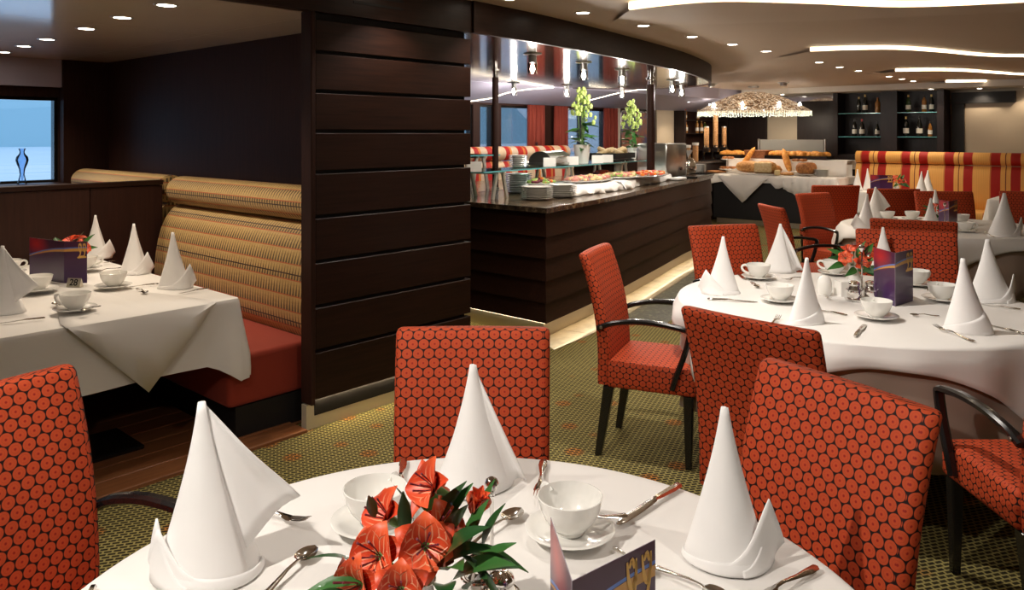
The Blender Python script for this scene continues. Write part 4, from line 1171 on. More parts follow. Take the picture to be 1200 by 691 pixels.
bouquet(FB, fl, lv, 'large red alstroemeria bouquet at the front of the nearest table', 'white vase under the large front bouquet')
small_bl = [(-.050, .03, .145, (-.5, .8, .4), 1, 1.15), (.008, .055, .125, (.1, .95, .3), 1, 1.2), (.05, .0, .15, (.5, .5, .7), 1, 1.15), (-.015, -.02, .165, (-.2, .4, .9), .6, 1.1), (.080, .03, .14, (.8, .5, .4), 1, 1.1), (.02, -.04, .175, (.1, -.1, 1), .6, 1.0)]
small_lv = []
for k_, (r_, c_, h_, f_) in enumerate(((-.03, .0, .13, (-.95, .2, .35)), (.04, .0, .13, (.9, .2, .3)), (-.05, .02, .12, (-.9, .4, -.1)), (.0, .05, .10, (.1, .8, .1)), (.06, .04, .11, (.8, .5, -.35)), (.05, .0, .14, (.5, .0, .9)), (-.02, .02, .13, (-.5, .1, .9)), (.02, .0, .14, (.15, .1, 1)), (-.01, .05, .10, (-.6, .7, -.1)), (.03, .05, .10, (.5, .7, -.2)), (-.04, .0, .14, (-.8, -.1, .7)))):
    small_lv.append((r_, c_, h_, f_, .088, .0165, .35, 1.0 if k_ % 2 else -.9, 'leaf_green' if k_ % 3 else 'leaf_dark'))
bouquet(PZ(1000, 337, ZT), small_bl, small_lv, 'red flowers in a white vase on the right round table', 'white vase on the right round table', 1.15)
bouquet(PZ(1097, 264, ZT), small_bl, small_lv, 'red flowers on the middle-distance table', 'white vase on the middle-distance table', 1.0)
bouquet(PZ(84, 322, BZ), small_bl, small_lv, 'red flowers peeping over the booth menu', 'white vase behind the booth menu', 1.15)
bouquet(Vector((12.2, 3.42, ZT)), small_bl, small_lv, 'far red flowers before the striped banquette', 'white vase before the striped banquette', 1.2)

# ------------------------------------------------------------------ condiment stands and white shakers
def condiment(base, label, rot=0.0, s=1.0):
    t = thing('condiment_stand', label, 'condiment stand', base, rot, 'silver condiment stands', s)
    link('tray', cached('cs_tray', lambda: MB().lathe([(.001, .0), (.05, 0), (.058, .004), (.06, .009), (.055, .008), (.001, .004)], 28, sx=1.25, sy=.8).mesh('cs_tray', 'chrome')), t)
    link('post', cached('cs_post', lambda: MB().tube([(0, 0, .004), (0, 0, .215)], .0036, 10).mesh('cs_post', 'chrome')), t)
    link('knob', cached('cs_knob', lambda: MB().lathe([(.001, .212), (.006, .213), (.005, .219), (.011, .225), (.0135, .234), (.011, .243), (.004, .248), (.001, .249)], 20).mesh('cs_knob', 'chrome', smooth=60)), t)
    for sx in (-1, 1):
        j = link('jar', cached('cs_jar', lambda: MB().lathe([(.001, .005), (.024, .005), (.028, .012), (.029, .04), (.027, .055), (.022, .064), (.022, .07), (.001, .07)], 24).mesh('cs_jar', 'chrome', smooth=60)), t, (sx*.036, -.005, 0))
        def swirl():
            mb = MB(); mb.lathe([(.0235, .069), (.025, .074), (.022, .082), (.012, .088), (.001, .089)], 24)
            return mb.mesh('cs_lid', 'chrome', smooth=60)
        link('lid', cached('cs_lid', swirl), j)
    ring = [Vector((.036*s2 + .033*math.cos(a), -.005+.033*math.sin(a), .05)) for s2 in (-1, 1) for a in [2*PI*k/20 for k in range(21)]]
    link('ring', cached('cs_ring', lambda: MB().tube(ring[:21], .0022, 6).tube(ring[21:], .0022, 6).mesh('cs_ring', 'chrome')), t)
    return t
condiment(cw(-.036, 1.385, ZT), 'silver condiment stand with knob behind the front flowers', TH-PI/2-.9, .95)
condiment(PZ(1010, 352, ZT), 'silver condiment stand on the right round table', TH-PI/2, 1.15)
condiment(PZ(1107, 271, ZT), 'silver condiment stand on the middle-distance table', TH-PI/2+.6, 1.0)
def shaker_mesh():
    mb = MB().lathe([(.001, 0), (.024, 0), (.028, .005), (.033, .03), (.033, .055), (.027, .078), (.016, .090), (.001, .094)], 24)
    return mb.mesh('shaker', 'porcelain', smooth=60)
sh = thing('salt_shaker', 'white egg-shaped shaker left of the flowers, right round table', 'shaker', PZ(966, 346, ZT), 0, None, 1.15)
link('body', shaker_mesh(), sh)
hm_ = MB()
for k in range(5):
    a = k*1.256; hm_.lathe([(.001, .0005), (.0022, 0)], 8, c=(.007*math.cos(a), .007*math.sin(a), .0915))
link('holes', hm_.mesh('holes', 'black_matte'), sh)
sg = thing('sugar_holder', 'white square sugar holder under the red flowers, right round table', 'sugar holder', PZ(993, 346, ZT), TH-PI/2+.1, None)
hm_ = MB(); w, d, h, q = .108, .07, .078, .004
for c, s_ in (((0, -d/2, h/2), (w, q, h)), ((0, d/2, h/2), (w, q, h)), ((-w/2, 0, h/2), (q, d, h)), ((w/2, 0, h/2), (q, d, h)), ((0, 0, .003), (w, d, .006))): hm_.rbox(c, s_, .0015, 1)
link('box', hm_.mesh('sugar_box', 'porcelain'), sg)
for k in range(7): link('sugar_packet', cached('packet', lambda: MB().rbox((0, 0, 0), (.085, .005, .065), .002, 1).mesh('packet', 'paper')), sg, (0, -.026+k*.0085, .046), (random.uniform(-.08, .08), 0, 0))
# ------------------------------------------------------------------ booth sofas
def sofa_booth(v0, v1, label):
    t = thing('booth_sofa', label, 'sofa', (2.45, (v0+v1)/2, 0), 0, 'booth sofas in tan comb-striped cloth')
    L = [v0 + (v1-v0)*k/10 - (v0+v1)/2 for k in range(11)]
    place = lambda a, l, b: Vector((a-2.45, l, b))
    low = smooth_path([(p[0], p[1], 0) for p in ((2.53, .42), (2.485, .50), (2.475, .62), (2.49, .78), (2.525, .92), (2.575, 1.02), (2.64, 1.075), (2.72, 1.085), (2.80, 1.06))], 3)
    low = [(p.x, p.y) for p in low] + [(2.86, .42)]
    roll = [(2.675 + .115*math.cos(a)*1.05, 1.185 + .105*math.sin(a)) for a in [2*PI*k/22 for k in range(22)]]
    link('back_cushion', MB().extrude(low, (L, place)).mesh('sofa_back', 'comb_stripe', smooth=50), t)
    r = MB(); L2 = [L[0], L[0]+.012] + L[1:-1] + [L[-1]-.012, L[-1]]
    rows = []
    for i, l in enumerate(L2):
        k = .86 if i in (0, len(L2)-1) else 1.0
        rows.append([place(2.675+(p[0]-2.675)*k, l, 1.185+(p[1]-1.185)*k) for p in roll])
    r.grid(rows, cu=True, uv=lambda i, j: (L2[i], j*.034))
    n = len(roll); m = len(L2); r.f += [list(range(n)), list(range(n*(m-1), n*m))[::-1]]; r.uv += [None, None]; r.mi += [0, 0]
    link('head_roll', r.mesh('sofa_roll', 'comb_stripe', smooth=50), t)
    link('seat', MB().rbox((2.27-2.45, 0, .315), (.52, v1-v0, .27), .03, 3).mesh('sofa_seat', 'seat_red', smooth=50), t)
    link('base', MB().box((2.34-2.45, 0, .09), (.56, v1-v0-.04, .17)).mesh('sofa_base', 'black_matte'), t)
    link('backboard', MB().rbox((2.85-2.45, 0, .63), (.06, v1-v0, 1.24), .004, 1).mesh('sofa_board', 'wenge_v'), t)
sofa_booth(3.76, 5.70, 'tan striped booth sofa with red seat beside the wood pillar')
sofa_booth(5.86, 7.60, 'farther tan striped booth sofa behind the low wood divider')
one('sill_dish', MB().lathe([(.001, .004), (.06, .004), (.11, .02), (.13, .024), (.11, .026), (.06, .01), (.001, .009)], 24).mesh('sill_dish', 'bottle_dark', smooth=60), 'dark shallow dish on the sill of the left window', 'dish', (1.88, 7.60, 1.171))
t = thing('booth_divider', 'low dark wood divider behind the booth table', 'divider', (0, 5.78, 0))
for a, b in ((-3.4, -1.9), (-1.9, -.4), (-.4, 1.1), (1.1, 2.06), (2.06, 2.56)):
    link('panel', MB().rbox(((a+b)/2, 0, .615), (b-a-.004, .05, 1.22), .003, 1).mesh('divider_panel', 'wenge_v'), t)
link('top_rail', MB().rbox((-.42, 0, 1.245), (5.96, .07, .035), .004, 1).mesh('divider_rail', 'wenge'), t)
def glass_vase(p, label):
    me = cached('glass_vase', lambda: MB().lathe([(.001, .006), (.034, .004), (.036, .0), (.035, .012), (.026, .045), (.018, .085), (.024, .13), (.042, .175), (.050, .205), (.044, .235), (.024, .258), (.018, .275), (.024, .295), (.029, .305), (.026, .305), (.015, .276), (.021, .256), (.040, .232), (.046, .205), (.038, .176), (.020, .13), (.014, .085), (.001, .02)], 28).mesh('glass_vase', 'vase_glass', smooth=60, flipfix=False))
    one('glass_vase', me, label, 'vase', p, 0, 'clear glass vases')
glass_vase(Vector((2.18, 7.62, 1.17)), 'curvy clear glass vase on the sill of the left window')
glass_vase(PV(621, 172, 7.62) * Vector((1, 1, 0)) + Vector((0, 0, 1.17)) if False else Vector((9.05, 7.62, 1.17)), 'clear glass vase on the sill beside the red curtain')

# ------------------------------------------------------------------ buffet island
CZ = 1.03
isl = smooth_path([(4.66, 3.83, 0), (5.72, 4.05, 0), (6.65, 4.30, 0), (7.5, 4.53, 0), (8.5, 4.81, 0), (9.3, 4.99, 0), (10.0, 5.22, 0), (10.42, 5.52, 0), (10.55, 5.95, 0), (10.3, 6.4, 0), (9.6, 6.6, 0)], 5)
ring = [(p.x, p.y) for p in isl] + [(4.66, 6.6)]
def offset(pts, d):
    n = len(pts); out = []
    for i in range(n):
        p0, p1, p2 = Vector(pts[i-1]), Vector(pts[i]), Vector(pts[(i+1) % n])
        e1, e2 = (p1-p0).normalized(), (p2-p1).normalized()
        n1, n2 = Vector((e1.y, -e1.x)), Vector((e2.y, -e2.x)); b = (n1+n2)
        b = b.normalized(); c = max(.35, b.dot(n1)); q = p1 + b*(d/c); out.append((q.x, q.y))
    return out
it = thing('buffet_island', 'long dark wood buffet island with curved end', 'buffet counter', (7.3, 5.3, 0))
def rel(pts): return [(p[0]-7.3, p[1]-5.3) for p in pts]
link('core', MB().prism(rel(offset(ring, -.09)), .0, CZ-.04).mesh('island_core', 'black_gap', smooth=0), it)
def band(z0, z1, o0, o1, mat, name):
    a, b, c = rel(offset(ring, o0)), rel(offset(ring, o1)), rel(offset(ring, min(o0, o1)-.03))
    rows = [[(p[0], p[1], z0) for p in a], [(p[0], p[1], z1) for p in b], [(p[0], p[1], z1) for p in c], [(p[0], p[1], z0) for p in c]]
    return link(name, MB().grid(rows, cu=True, cv=True).mesh(name, mat, smooth=30), it)
zz = [.135, .29, .46, .63, .80, .985]
for k in range(5): band(zz[k]+.004, zz[k+1]-.004, .012, -.012, 'island_wood', 'panel')
band(.0, .125, -.055, -.055, 'brushed', 'plinth')
band(.128, .134, -.02, -.02, 'under_glow', 'light_strip')
link('worktop', MB().prism(rel(offset(ring, .02)), CZ-.04, CZ).mesh('worktop', 'marble_top', smooth=0), it)
# pale stone tiles on the floor along its foot
fb_in, fb_out = offset([(p.x, p.y) for p in isl][::2], -.05), offset([(p.x, p.y) for p in isl][::2], .22)
fb = struct('floor_border', quadbox(4.9, 5.0, 4.3, 4.4, -.05, -.01).mesh('border_bed', 'border_stone'))
for k in range(len(fb_in)-1):
    if k in (0,) : pass
    def lerp(a, b, t): return (a[0]+(b[0]-a[0])*t, a[1]+(b[1]-a[1])*t)
    if k == 0:
        a0 = (4.50, 3.62); a1 = (4.64, 3.88)
        q = [a0, fb_out[1], fb_in[1], a1]
    else: q = [fb_out[k], fb_out[k+1], fb_in[k+1], fb_in[k]]
    g1, g2 = .006, .994
    q = [lerp(q[0], q[1], g1), lerp(q[0], q[1], g2), lerp(q[3], q[2], g2), lerp(q[3], q[2], g1)]
    struct('floor_tile', MB().prism(q, -.02, .006).mesh('floor_tile', 'border_stone', smooth=0), fb)

sl = offset([(p.x, p.y) for p in isl][::2], .225); sl2 = offset([(p.x, p.y) for p in isl][::2], .62)
for k in range(2, 14):
    q = [lerp(sl2[k], sl2[k+1], .005), lerp(sl2[k], sl2[k+1], .995), lerp(sl[k], sl[k+1], .995), lerp(sl[k], sl[k+1], .005)]
    struct('floor_slab', MB().prism(q, -.02, .004).mesh('floor_slab', 'slate_floor', smooth=0), fb)
# posts from worktop to canopy
for px, v, q in ((580.5, 5.55, 'slim dark post left of the buffet, worktop to mirrored canopy'), (762.5, 5.0, 'dark post at the right of the buffet, worktop to mirrored canopy')):
    p = PV(px, 157, v); r = .033 if px < 700 else .048
    t = thing('canopy_post', q, 'post', (p.x, p.y, CZ), 0, 'dark posts of the buffet')
    link('shaft', MB().lathe([(r, 0), (r, ZL-CZ-.075)], 20).mesh('post_shaft', 'wenge_v'), t)
    link('cap', MB().lathe([(r*.75, ZL-CZ-.076), (r*.75, ZL-CZ-.02), (r*1.2, ZL-CZ-.014), (r*1.2, ZL-CZ)], 20).mesh('post_cap', 'chrome'), t)
    link('foot', MB().lathe([(r*1.25, 0), (r*1.25, .012), (r, .02)], 20).mesh('post_foot', 'chrome'), t)
# pendant lights under the canopy
pend = [((624, 63), 'leftmost of the near row'), ((684, 72.7), 'second of the near row'), ((729, 81), 'third of the near row'), ((788, 93.3), 'in front, by the canopy end'), ((799, 98.6), 'nearest the canopy end'), ((602, 96.6), 'leftmost of the far row'), ((664, 99.5), 'second of the far row'), ((729, 101.5), 'third of the far row')]
glassmat('lamp_glass', (.95, .95, .95), mixf=1.2)
for (x, y), q in pend:
    p = PZ(x, y, ZL)
    t = thing('pendant_light', 'glass pendant light under the mirrored canopy, %s' % q, 'pendant light', p, 0, 'glass pendants under the canopy')
    link('flange', cached('pd_f', lambda: MB().lathe([(.001, -.001), (.075, -.001), (.078, -.006), (.05, -.012), (.001, -.012)], 20).mesh('pd_f', 'steel')), t)
    link('socket', cached('pd_s', lambda: MB().lathe([(.034, -.012), (.034, -.075), (.001, -.076)], 20).mesh('pd_s', 'steel')), t)
    link('glass_shade', cached('pd_g', lambda: MB().lathe([(.036, -.07), (.040, -.08), (.040, -.165), (.037, -.165), (.037, -.08)], 20).mesh('pd_g', 'lamp_glass', flipfix=False)), t)
    link('bulb', cached('pd_b', lambda: MB().lathe([(.001, -.150), (.012, -.146), (.020, -.130), (.018, -.112), (.010, -.095), (.008, -.077)], 14).mesh('pd_b', 'bulb_glow', smooth=60)), t)
    ld = bpy.data.lights.new('lamp', 'POINT'); ld.energy = 11; ld.color = NEUT; ld.shadow_soft_size = .03
    link('lamp', ld, t, (0, 0, -.19))

# glass shelves on splayed steel legs
def glass_shelf(p0, ang_, w, d, z, legs, label, foot=CZ):
    """p0: near left corner of the pane on the worktop; runs w along ang_, d deep"""
    t = thing('glass_shelf', label, 'shelf', (p0[0], p0[1], foot), ang_, 'glass buffet shelves'); h = z-foot
    link('pane', MB().rbox((w/2, d/2, h+.006), (w, d, .012), .002, 1).mesh('shelf_pane', 'shelf_glass'), t)
    link('edge', MB().box((w/2, -.002, h+.006), (w, .004, .012)).box((-.002, d/2, h+.006), (.004, d, .012)).mesh('shelf_rim', 'shelf_edge'), t)
    for x in legs:
        for s in (-1, 1):
            a = Vector((x+s*.115, .05, 0)); b = Vector((x+s*.045, .05, h))
            mb = MB(); mb.bar(a, b, .036, .018, up=Vector((0, 1, 0))); mb.bar(a+Vector((0, d-.1, 0)), b+Vector((0, d-.1, 0)), .036, .018, up=Vector((0, 1, 0)))
            mb.bar(b+Vector((0, -.02, -.012)), b+Vector((0, d-.08, -.012)), .03, .02)
            link('leg', mb.mesh('shelf_leg', 'leg_steel', smooth=0), t)
SHA, SHP, SHZ = .165, Vector((4.72, 4.56, 0)), 1.27
SHD = Vector((math.cos(SHA), math.sin(SHA), 0)); SHN = Vector((-SHD.y, SHD.x, 0))
def shelf_at(x, off=.2, z=SHZ+.0135):
    """place on the long glass shelf seen at pixel column x, off metres behind its front edge"""
    r = (x-CX)/FPX; d = cw(r, 1.0); o = SHP + SHN*off
    # o + s*SHD = t*d
    det = SHD.x*-d.y + SHD.y*d.x; s = (-o.x*-d.y + -o.y*d.x)/det
    q = o + SHD*s; return Vector((q.x, q.y, z))
glass_shelf(SHP, SHA, 3.75, .44, SHZ, [.33, 1.62, 2.95], 'long glass shelf on splayed steel legs over the buffet')
glass_shelf((4.9, 5.55), 0, 1.1, .36, 1.375, [.3, .85], 'short upper glass shelf at the left of the buffet')

def plate_mesh():
    return cached('plate', lambda: MB().lathe([(.001, .003), (.075, .003), (.08, .0), (.085, .004), (.115, .012), (.135, .017), (.137, .019), (.134, .0195), (.112, .0145), (.08, .0065), (.001, .006)], 32).mesh('plate', 'porcelain', smooth=60))
def plate_stack(p, n, q, s=1.0, dz=.0085):
    for k in range(n):
        one('plate', plate_mesh(), ('top plate of the %s' if k == n-1 else 'white plate in the %s') % q, 'plate', p+Vector((0, 0, k*dz*s)), 0, 'plates of the %s' % q, s)
plate_stack(PZ(629, 234, CZ+.001), 7, 'front plate stack on the buffet', 1.05, .0155)
plate_stack(PZ(658, 231, CZ+.001), 7, 'second plate stack on the buffet, right of the front one', 1.05, .0155)
plate_stack(PZ(607, 226, CZ+.001), 11, 'tall plate stack under the glass shelf', 1.02, .0165)
plate_stack(shelf_at(608, .25), 8, 'plate stack standing on the glass shelf', .72, .020)

# platters of food on crumpled white cloth
def crumpled(path, w, h, seed, label):
    rnd = random.Random(seed); P = smooth_path(path, 12); rows = []
    n = len(P)
    for i, p in enumerate(P):
        d = (P[min(i+1, n-1)]-P[max(i-1, 0)]).normalized(); nr = Vector((-d.y, d.x, 0)); row = []
        for j, (o, z) in enumerate(((-.02, .004), (-.015, h*.25), (.0, h*.55), (.03, h*.85), (.08, h), (w*.5, h*.98), (w, h*.95))):
            k = .022 if j in (0, 1, 2, 3) else .008
            row.append(p + nr*(o + rnd.uniform(-k, k) + .015*math.sin(i*.9+j)) + Vector((0, 0, max(.003, z + rnd.uniform(-1, 1)*k*.6 if j else .003))))
        rows.append(row)
    o = one('buffet_cloth', MB().grid(rows).mesh('buffet_cloth', 'linen_napkin', smooth=70, flipfix=False), label, 'cloth', (0, 0, 0), 0, 'crumpled cloths under the platters')
    return solidify(o, .003, 0)
crumpled([PZ(664, 231, CZ), PZ(690, 228, CZ), PZ(712, 225, CZ), PZ(733, 222, CZ)], .6, .085, 3, 'crumpled white cloth under the left buffet platters')
crumpled([PZ(731, 223, CZ), PZ(748, 218, CZ), PZ(766, 215, CZ), PZ(788, 210, CZ)], .6, .085, 4, 'crumpled white cloth under the right buffet platters')
def platter(p, rot, L, W, foods, label, seed, n=60):
    rnd = random.Random(seed)
    t = thing('platter', label, 'platter', p, rot, 'platters of cold food')
    link('dish', MB().lathe([(.001, .004), (.85, .004), (.97, .018), (1.0, .02), (.97, .024), (.85, .010), (.001, .008)], 28, sx=L/2, sy=W/2).mesh('dish', 'porcelain', smooth=60), t)
    for mat in foods:
        mb = MB()
        for k in range(n//len(foods)):
            a = rnd.uniform(0, 2*PI); r = math.sqrt(rnd.random())*.82; x, y = r*math.cos(a)*L/2, r*math.sin(a)*W/2
            s = rnd.uniform(.018, .036); h = rnd.uniform(.012, .03)
            R_ = Matrix.Rotation(rnd.uniform(0, 6), 3, 'Z') @ Matrix.Rotation(rnd.uniform(-.6, .6), 3, 'X')
            mb.rbox((x, y, .018+h*.5+.03*(1-r)), (s*2, s*1.2, h), h*.3, 1, M=R_)
        o = link('food', mb.mesh('food', mat, smooth=60), t); o['kind'] = 'stuff'
ang = math.atan2(.25, 1)
for (x, y, L, W, fo, q, sd) in ((634, 217, .34, .24, ['carrot', 'radicchio', 'lettuce'], 'salad platter with carrots behind the front plate stack', 1), (690, 212.5, .95, .40, ['ham', 'cheese', 'ham'], 'long platter of sliced cold meat on the buffet', 2),
                               (706, 206, .30, .24, ['tomato', 'radicchio'], 'small platter of red salad before the white plant pot', 3), (757, 206.5, 1.05, .46, ['tomato', 'tomato', 'carrot', 'cheese'], 'long platter of tomatoes at the right of the buffet', 4), (727, 208.5, .6, .4, ['cheese', 'ham', 'lettuce'], 'cheese platter in the middle of the buffet', 5)):
    zt_ = CZ+.09
    platter(PZ(x, y, zt_), ang, L, W, fo, q, sd, 90 if L > .5 else 40)
# tent cards
for k, (x, y) in enumerate(((644, 201), (671, 198), (700, 192), (712, 191), (556, 201))):
    p = shelf_at(x, .06)
    q = ('first', 'second', 'third', 'fourth', 'leftmost')[k]
    mb = MB().add([(-.06, -.025, 0), (.06, -.025, 0), (.06, 0, .085), (-.06, 0, .085), (-.06, .025, 0), (.06, .025, 0)], [(0, 1, 2, 3), (3, 2, 5, 4)])
    solidify(one('tent_card', mb.mesh('tent_card', 'paper', smooth=0, flipfix=False), 'white tent card on the glass shelf, %s' % ('at the far left' if k == 4 else q + ' from the plate stack'), 'card', p, TH-PI/2, 'white buffet tent cards'), .001, 0)
# roll-top warming dish
p = shelf_at(645, .23)
t = thing('roll_top_dish', 'steel roll-top chafing dish on the glass shelf', 'chafing dish', p, SHA, None, .85)
prof = [(-.16, .03)] + [(-.15*math.cos(a), .05+.12*math.sin(a)) for a in [PI*k/12 for k in range(13)]] + [(.16, .03)]
link('lid', MB().extrude(prof, ([-.25, -.08, .08, .25], lambda a, l, b: Vector((l, a, b)))).mesh('lid', 'steel', smooth=40), t)
link('base', MB().rbox((0, 0, .02), (.54, .36, .035), .006, 2).mesh('dish_base', 'steel'), t)
link('handle', MB().tube(smooth_path([(-.1, -.15, .09), (-.1, -.185, .10), (.1, -.185, .10), (.1, -.15, .09)], 4), .007, 8).mesh('dish_handle', 'chrome'), t)
# potted plants with pale green bells
def plant(base, h, pot, label, seed, potmat='porcelain'):
    rnd = random.Random(seed)
    t = thing('potted_plant', label, 'plant', base, 0, 'pale flowering pot plants on the buffet')
    link('pot', MB().lathe([(.001, 0), (pot*.36, 0), (pot*.38, .01), (pot*.5, pot*1.05), (pot*.52, pot*1.1), (pot*.47, pot*1.1), (pot*.44, pot*.98), (.001, pot*.95)], 24).mesh('pot', potmat, smooth=40), t)
    st = MB(); lv_, bl = MB(), MB()
    def leaf_into(mb, p, d, L, W, roll):
        q = (Vector(d).to_track_quat('Y', 'Z').to_matrix() @ Matrix.Rotation(roll, 3, 'Y')); rows = []
        for i in range(6):
            u = i/5; w = W*math.sin(PI*(.05+.93*u)**.7) if i else .002
            rows.append([Vector(p) + q @ Vector((w*s, L*u, -.25*L*u*u+.2*w*abs(s))) for s in (-1, 0, 1)])
        mb.grid(rows)
    for k in range(4):
        a = k*PI/2+rnd.random(); tp = Vector((.05*math.cos(a), .05*math.sin(a), h*rnd.uniform(.82, 1.0)))
        st.tube(smooth_path([(0, 0, pot*.9), (.03*math.cos(a), .03*math.sin(a), h*.4), tp], 5), .004, 6)
    for k in range(26):
        a = rnd.uniform(0, 6.28); z = pot + (h-pot)*rnd.uniform(0, .45)**1.2
        leaf_into(lv_, (.02*math.cos(a), .02*math.sin(a), z), (math.cos(a), math.sin(a), rnd.uniform(-.4, .5)), rnd.uniform(.10, .17), rnd.uniform(.022, .036), rnd.uniform(-.5, .5))
    for k in range(75):
        a = rnd.uniform(0, 6.28); f = rnd.random()**.8; z = pot*1.1 + (h-pot)*(.38+.62*f); r = (.15*(1-f)**.7+.025)*rnd.uniform(.25, 1)
        s = rnd.uniform(.014, .022); c = Vector((r*math.cos(a), r*math.sin(a), z))
        bl.lathe([(.001, s*1.2), (s*.8, s*.7), (s, -.2*s), (s*.7, -s), (s*.9, -s*1.3)], 7, c=c)
    link('stems', st.mesh('stems', 'stem_green'), t)
    o = link('leaves', lv_.mesh('leaves', 'leaf_green', smooth=60, flipfix=False), t); o['kind'] = 'stuff'
    o = link('bells', bl.mesh('bells', 'leaf_pale', smooth=60), t); o['kind'] = 'stuff'
plant(shelf_at(682, .14), .80, .185, 'tall pale green flowering plant in a white pot on the glass shelf', 3)
plant(shelf_at(741, .33), .74, .13, 'second pale green plant behind the bread tray', 5)
# bread tray
p = shelf_at(717, .24)
t = thing('bread_tray', 'sloping black tray of sliced bread on the glass shelf', 'tray', p, SHA, None, .9)
Rt = Matrix.Rotation(.22, 3, 'X')
mb = MB(); mb.rbox((0, 0, .05), (.62, .38, .02), .004, 1, M=Rt)
for c, d in (((-.31, 0, .07), (.014, .38, .07)), ((.31, 0, .07), (.014, .38, .07)), ((0, -.19, .07), (.62, .014, .07)), ((0, .19, .07), (.62, .014, .07))): mb.box(Rt @ Vector(c) if False else c, d)
mb.box((0, .12, .02), (.5, .02, .06)); mb.box((0, -.12, .015), (.5, .02, .03))
link('tray', mb.mesh('tray_body', 'black_matte', smooth=0), t)
rnd = random.Random(5)
for k in range(9):
    o = one('bread_slice', cached('slice', lambda: MB().rbox((0, 0, 0), (.15, .11, .05), .022, 2).mesh('slice', 'crumb', smooth=60)), 'slice of bread piled in the black tray', 'bread', p + SHD*(-.2+k*.05) + SHN*rnd.uniform(-.07, .07) + Vector((0, 0, .10+.02*(k % 2))), (rnd.uniform(-.3, .3), rnd.uniform(-.4, .4), rnd.uniform(0, 3)), 'bread slices in the black tray')
# juice and toast machine
p = PV(776, 205, 5.35)
t = thing('toaster_machine', 'steel conveyor toaster at the far end of the buffet', 'toaster', Vector((p.x, p.y, CZ)), .1)
link('body', MB().rbox((0, 0, .235), (.62, .42, .43), .02, 2).mesh('toaster_body', 'steel'), t)
link('feet', MB().box((-.25, -.15, .01), (.04, .04, .02)).box((.25, -.15, .01), (.04, .04, .02)).box((-.25, .15, .01), (.04, .04, .02)).box((.25, .15, .01), (.04, .04, .02)).mesh('toaster_feet', 'black_matte'), t)
link('mouth', MB().box((.33, -.02, .30), (.05, .34, .2), M=Matrix.Rotation(-.5, 3, 'Y')).mesh('toaster_mouth', 'black_gap'), t)
link('chute', MB().box((.44, -.02, .28), (.26, .34, .012), M=Matrix.Rotation(-.55, 3, 'Y')).mesh('toaster_chute', 'steel'), t)
link('knob', MB().lathe([(.001, .02), (.018, .02), (.02, 0)], 14).mesh('toaster_knob', 'black_lacquer'), t, (.1, -.211, .12), (PI/2, 0, 0))
p = PZ(808, 204, CZ+.001)
t = thing('tea_pot', 'polished silver pot at the far end of the buffet', 'pot', p, 0)
link('body', MB().lathe([(.001, 0), (.07, 0), (.085, .02), (.098, .08), (.092, .14), (.07, .18), (.062, .19), (.066, .20), (.045, .225), (.012, .235), (.016, .25), (.001, .258)], 28).mesh('pot_body', 'silver', smooth=60), t)
link('handle', MB().tube(smooth_path([(-.085, 0, .15), (-.14, 0, .16), (-.15, 0, .09), (-.095, 0, .06)], 5), .008, 8).mesh('pot_handle', 'silver'), t)
link('spout', MB().tube(smooth_path([(.085, 0, .07), (.13, 0, .11), (.155, 0, .18)], 5), [.018]*5+[.013]*5+[.010], 10).mesh('pot_spout', 'silver', smooth=60), t)
plate_stack(PV(820, 157, 5.65)*Vector((1, 1, 0)) + Vector((0, 0, CZ+.001)), 14, 'bowl stack beside the silver pot', .7, .012)
t = thing('serving_tray', 'black serving tray at the rounded end of the buffet', 'tray', PZ(815, 207, CZ+.001), ang)
mb = MB(); mb.rbox((0, 0, .008), (.9, .28, .014), .004, 1); mb.box((0, -.14, .018), (.9, .01, .02)); mb.box((0, .14, .018), (.9, .01, .02)); mb.box((-.45, 0, .018), (.01, .28, .02)); mb.box((.45, 0, .018), (.01, .28, .02))
link('tray', mb.mesh('serving_tray', 'black_lacquer'), t)
o = one('folded_cloth', MB().rbox((0, 0, .02), (.26, .12, .035), .015, 2, deform=lambda q: Vector((q.x, q.y+.03*math.sin(q.x*20), q.z))).mesh('folded_cloth', 'linen_napkin', smooth=60), 'white cloth folded at the right end of the buffet platters', 'cloth', PZ(795, 211, CZ+.001), ang-.3)

# ------------------------------------------------------------------ window side
def far_sofa(name, label, place, L, h, mat, seat=True):
    t = thing(name, label, 'sofa', (0, 0, 0))
    prof = smooth_path([(p[0], p[1], 0) for p in ((.0, .45), (-.03, .60), (-.02, h-.36), (.03, h-.22), (.07, h-.205))], 3)
    low = [(p.x, p.y) for p in prof] + [(.16, h-.21), (.16, .45)]
    roll = [(.075 + .10*math.cos(a), h-.10 + .10*math.sin(a)) for a in [2*PI*k/18 for k in range(19)]]
    link('back_cushion', MB().extrude(low, (L, place)).mesh('fs_back', mat, smooth=50), t)
    link('head_roll', MB().extrude(roll, (L, place)).mesh('fs_roll', mat, smooth=50), t)
    link('seat', MB().extrude([(.0, .20), (-.5, .20), (-.52, .40), (-.48, .45), (.0, .46)], (L, place)).mesh('fs_seat', mat, smooth=50), t)
    link('base', MB().extrude([(.12, .0), (-.44, .0), (-.44, .20), (.12, .20)], (L, place)).mesh('fs_base', 'black_matte'), t)
    return t
far_sofa('window_banquette', 'red and cream striped banquette under the windows behind the buffet', lambda a, l, b: Vector((l, 7.25+a, b)), [6.2+k*.318 for k in range(11)], 1.43, 'stripe_win')
far_sofa('striped_banquette', 'long orange and red striped banquette at the far right', lambda a, l, b: Vector((13.5+a, l, b)), [4.42-k*.5 for k in range(12)], 1.32, 'stripe_far')
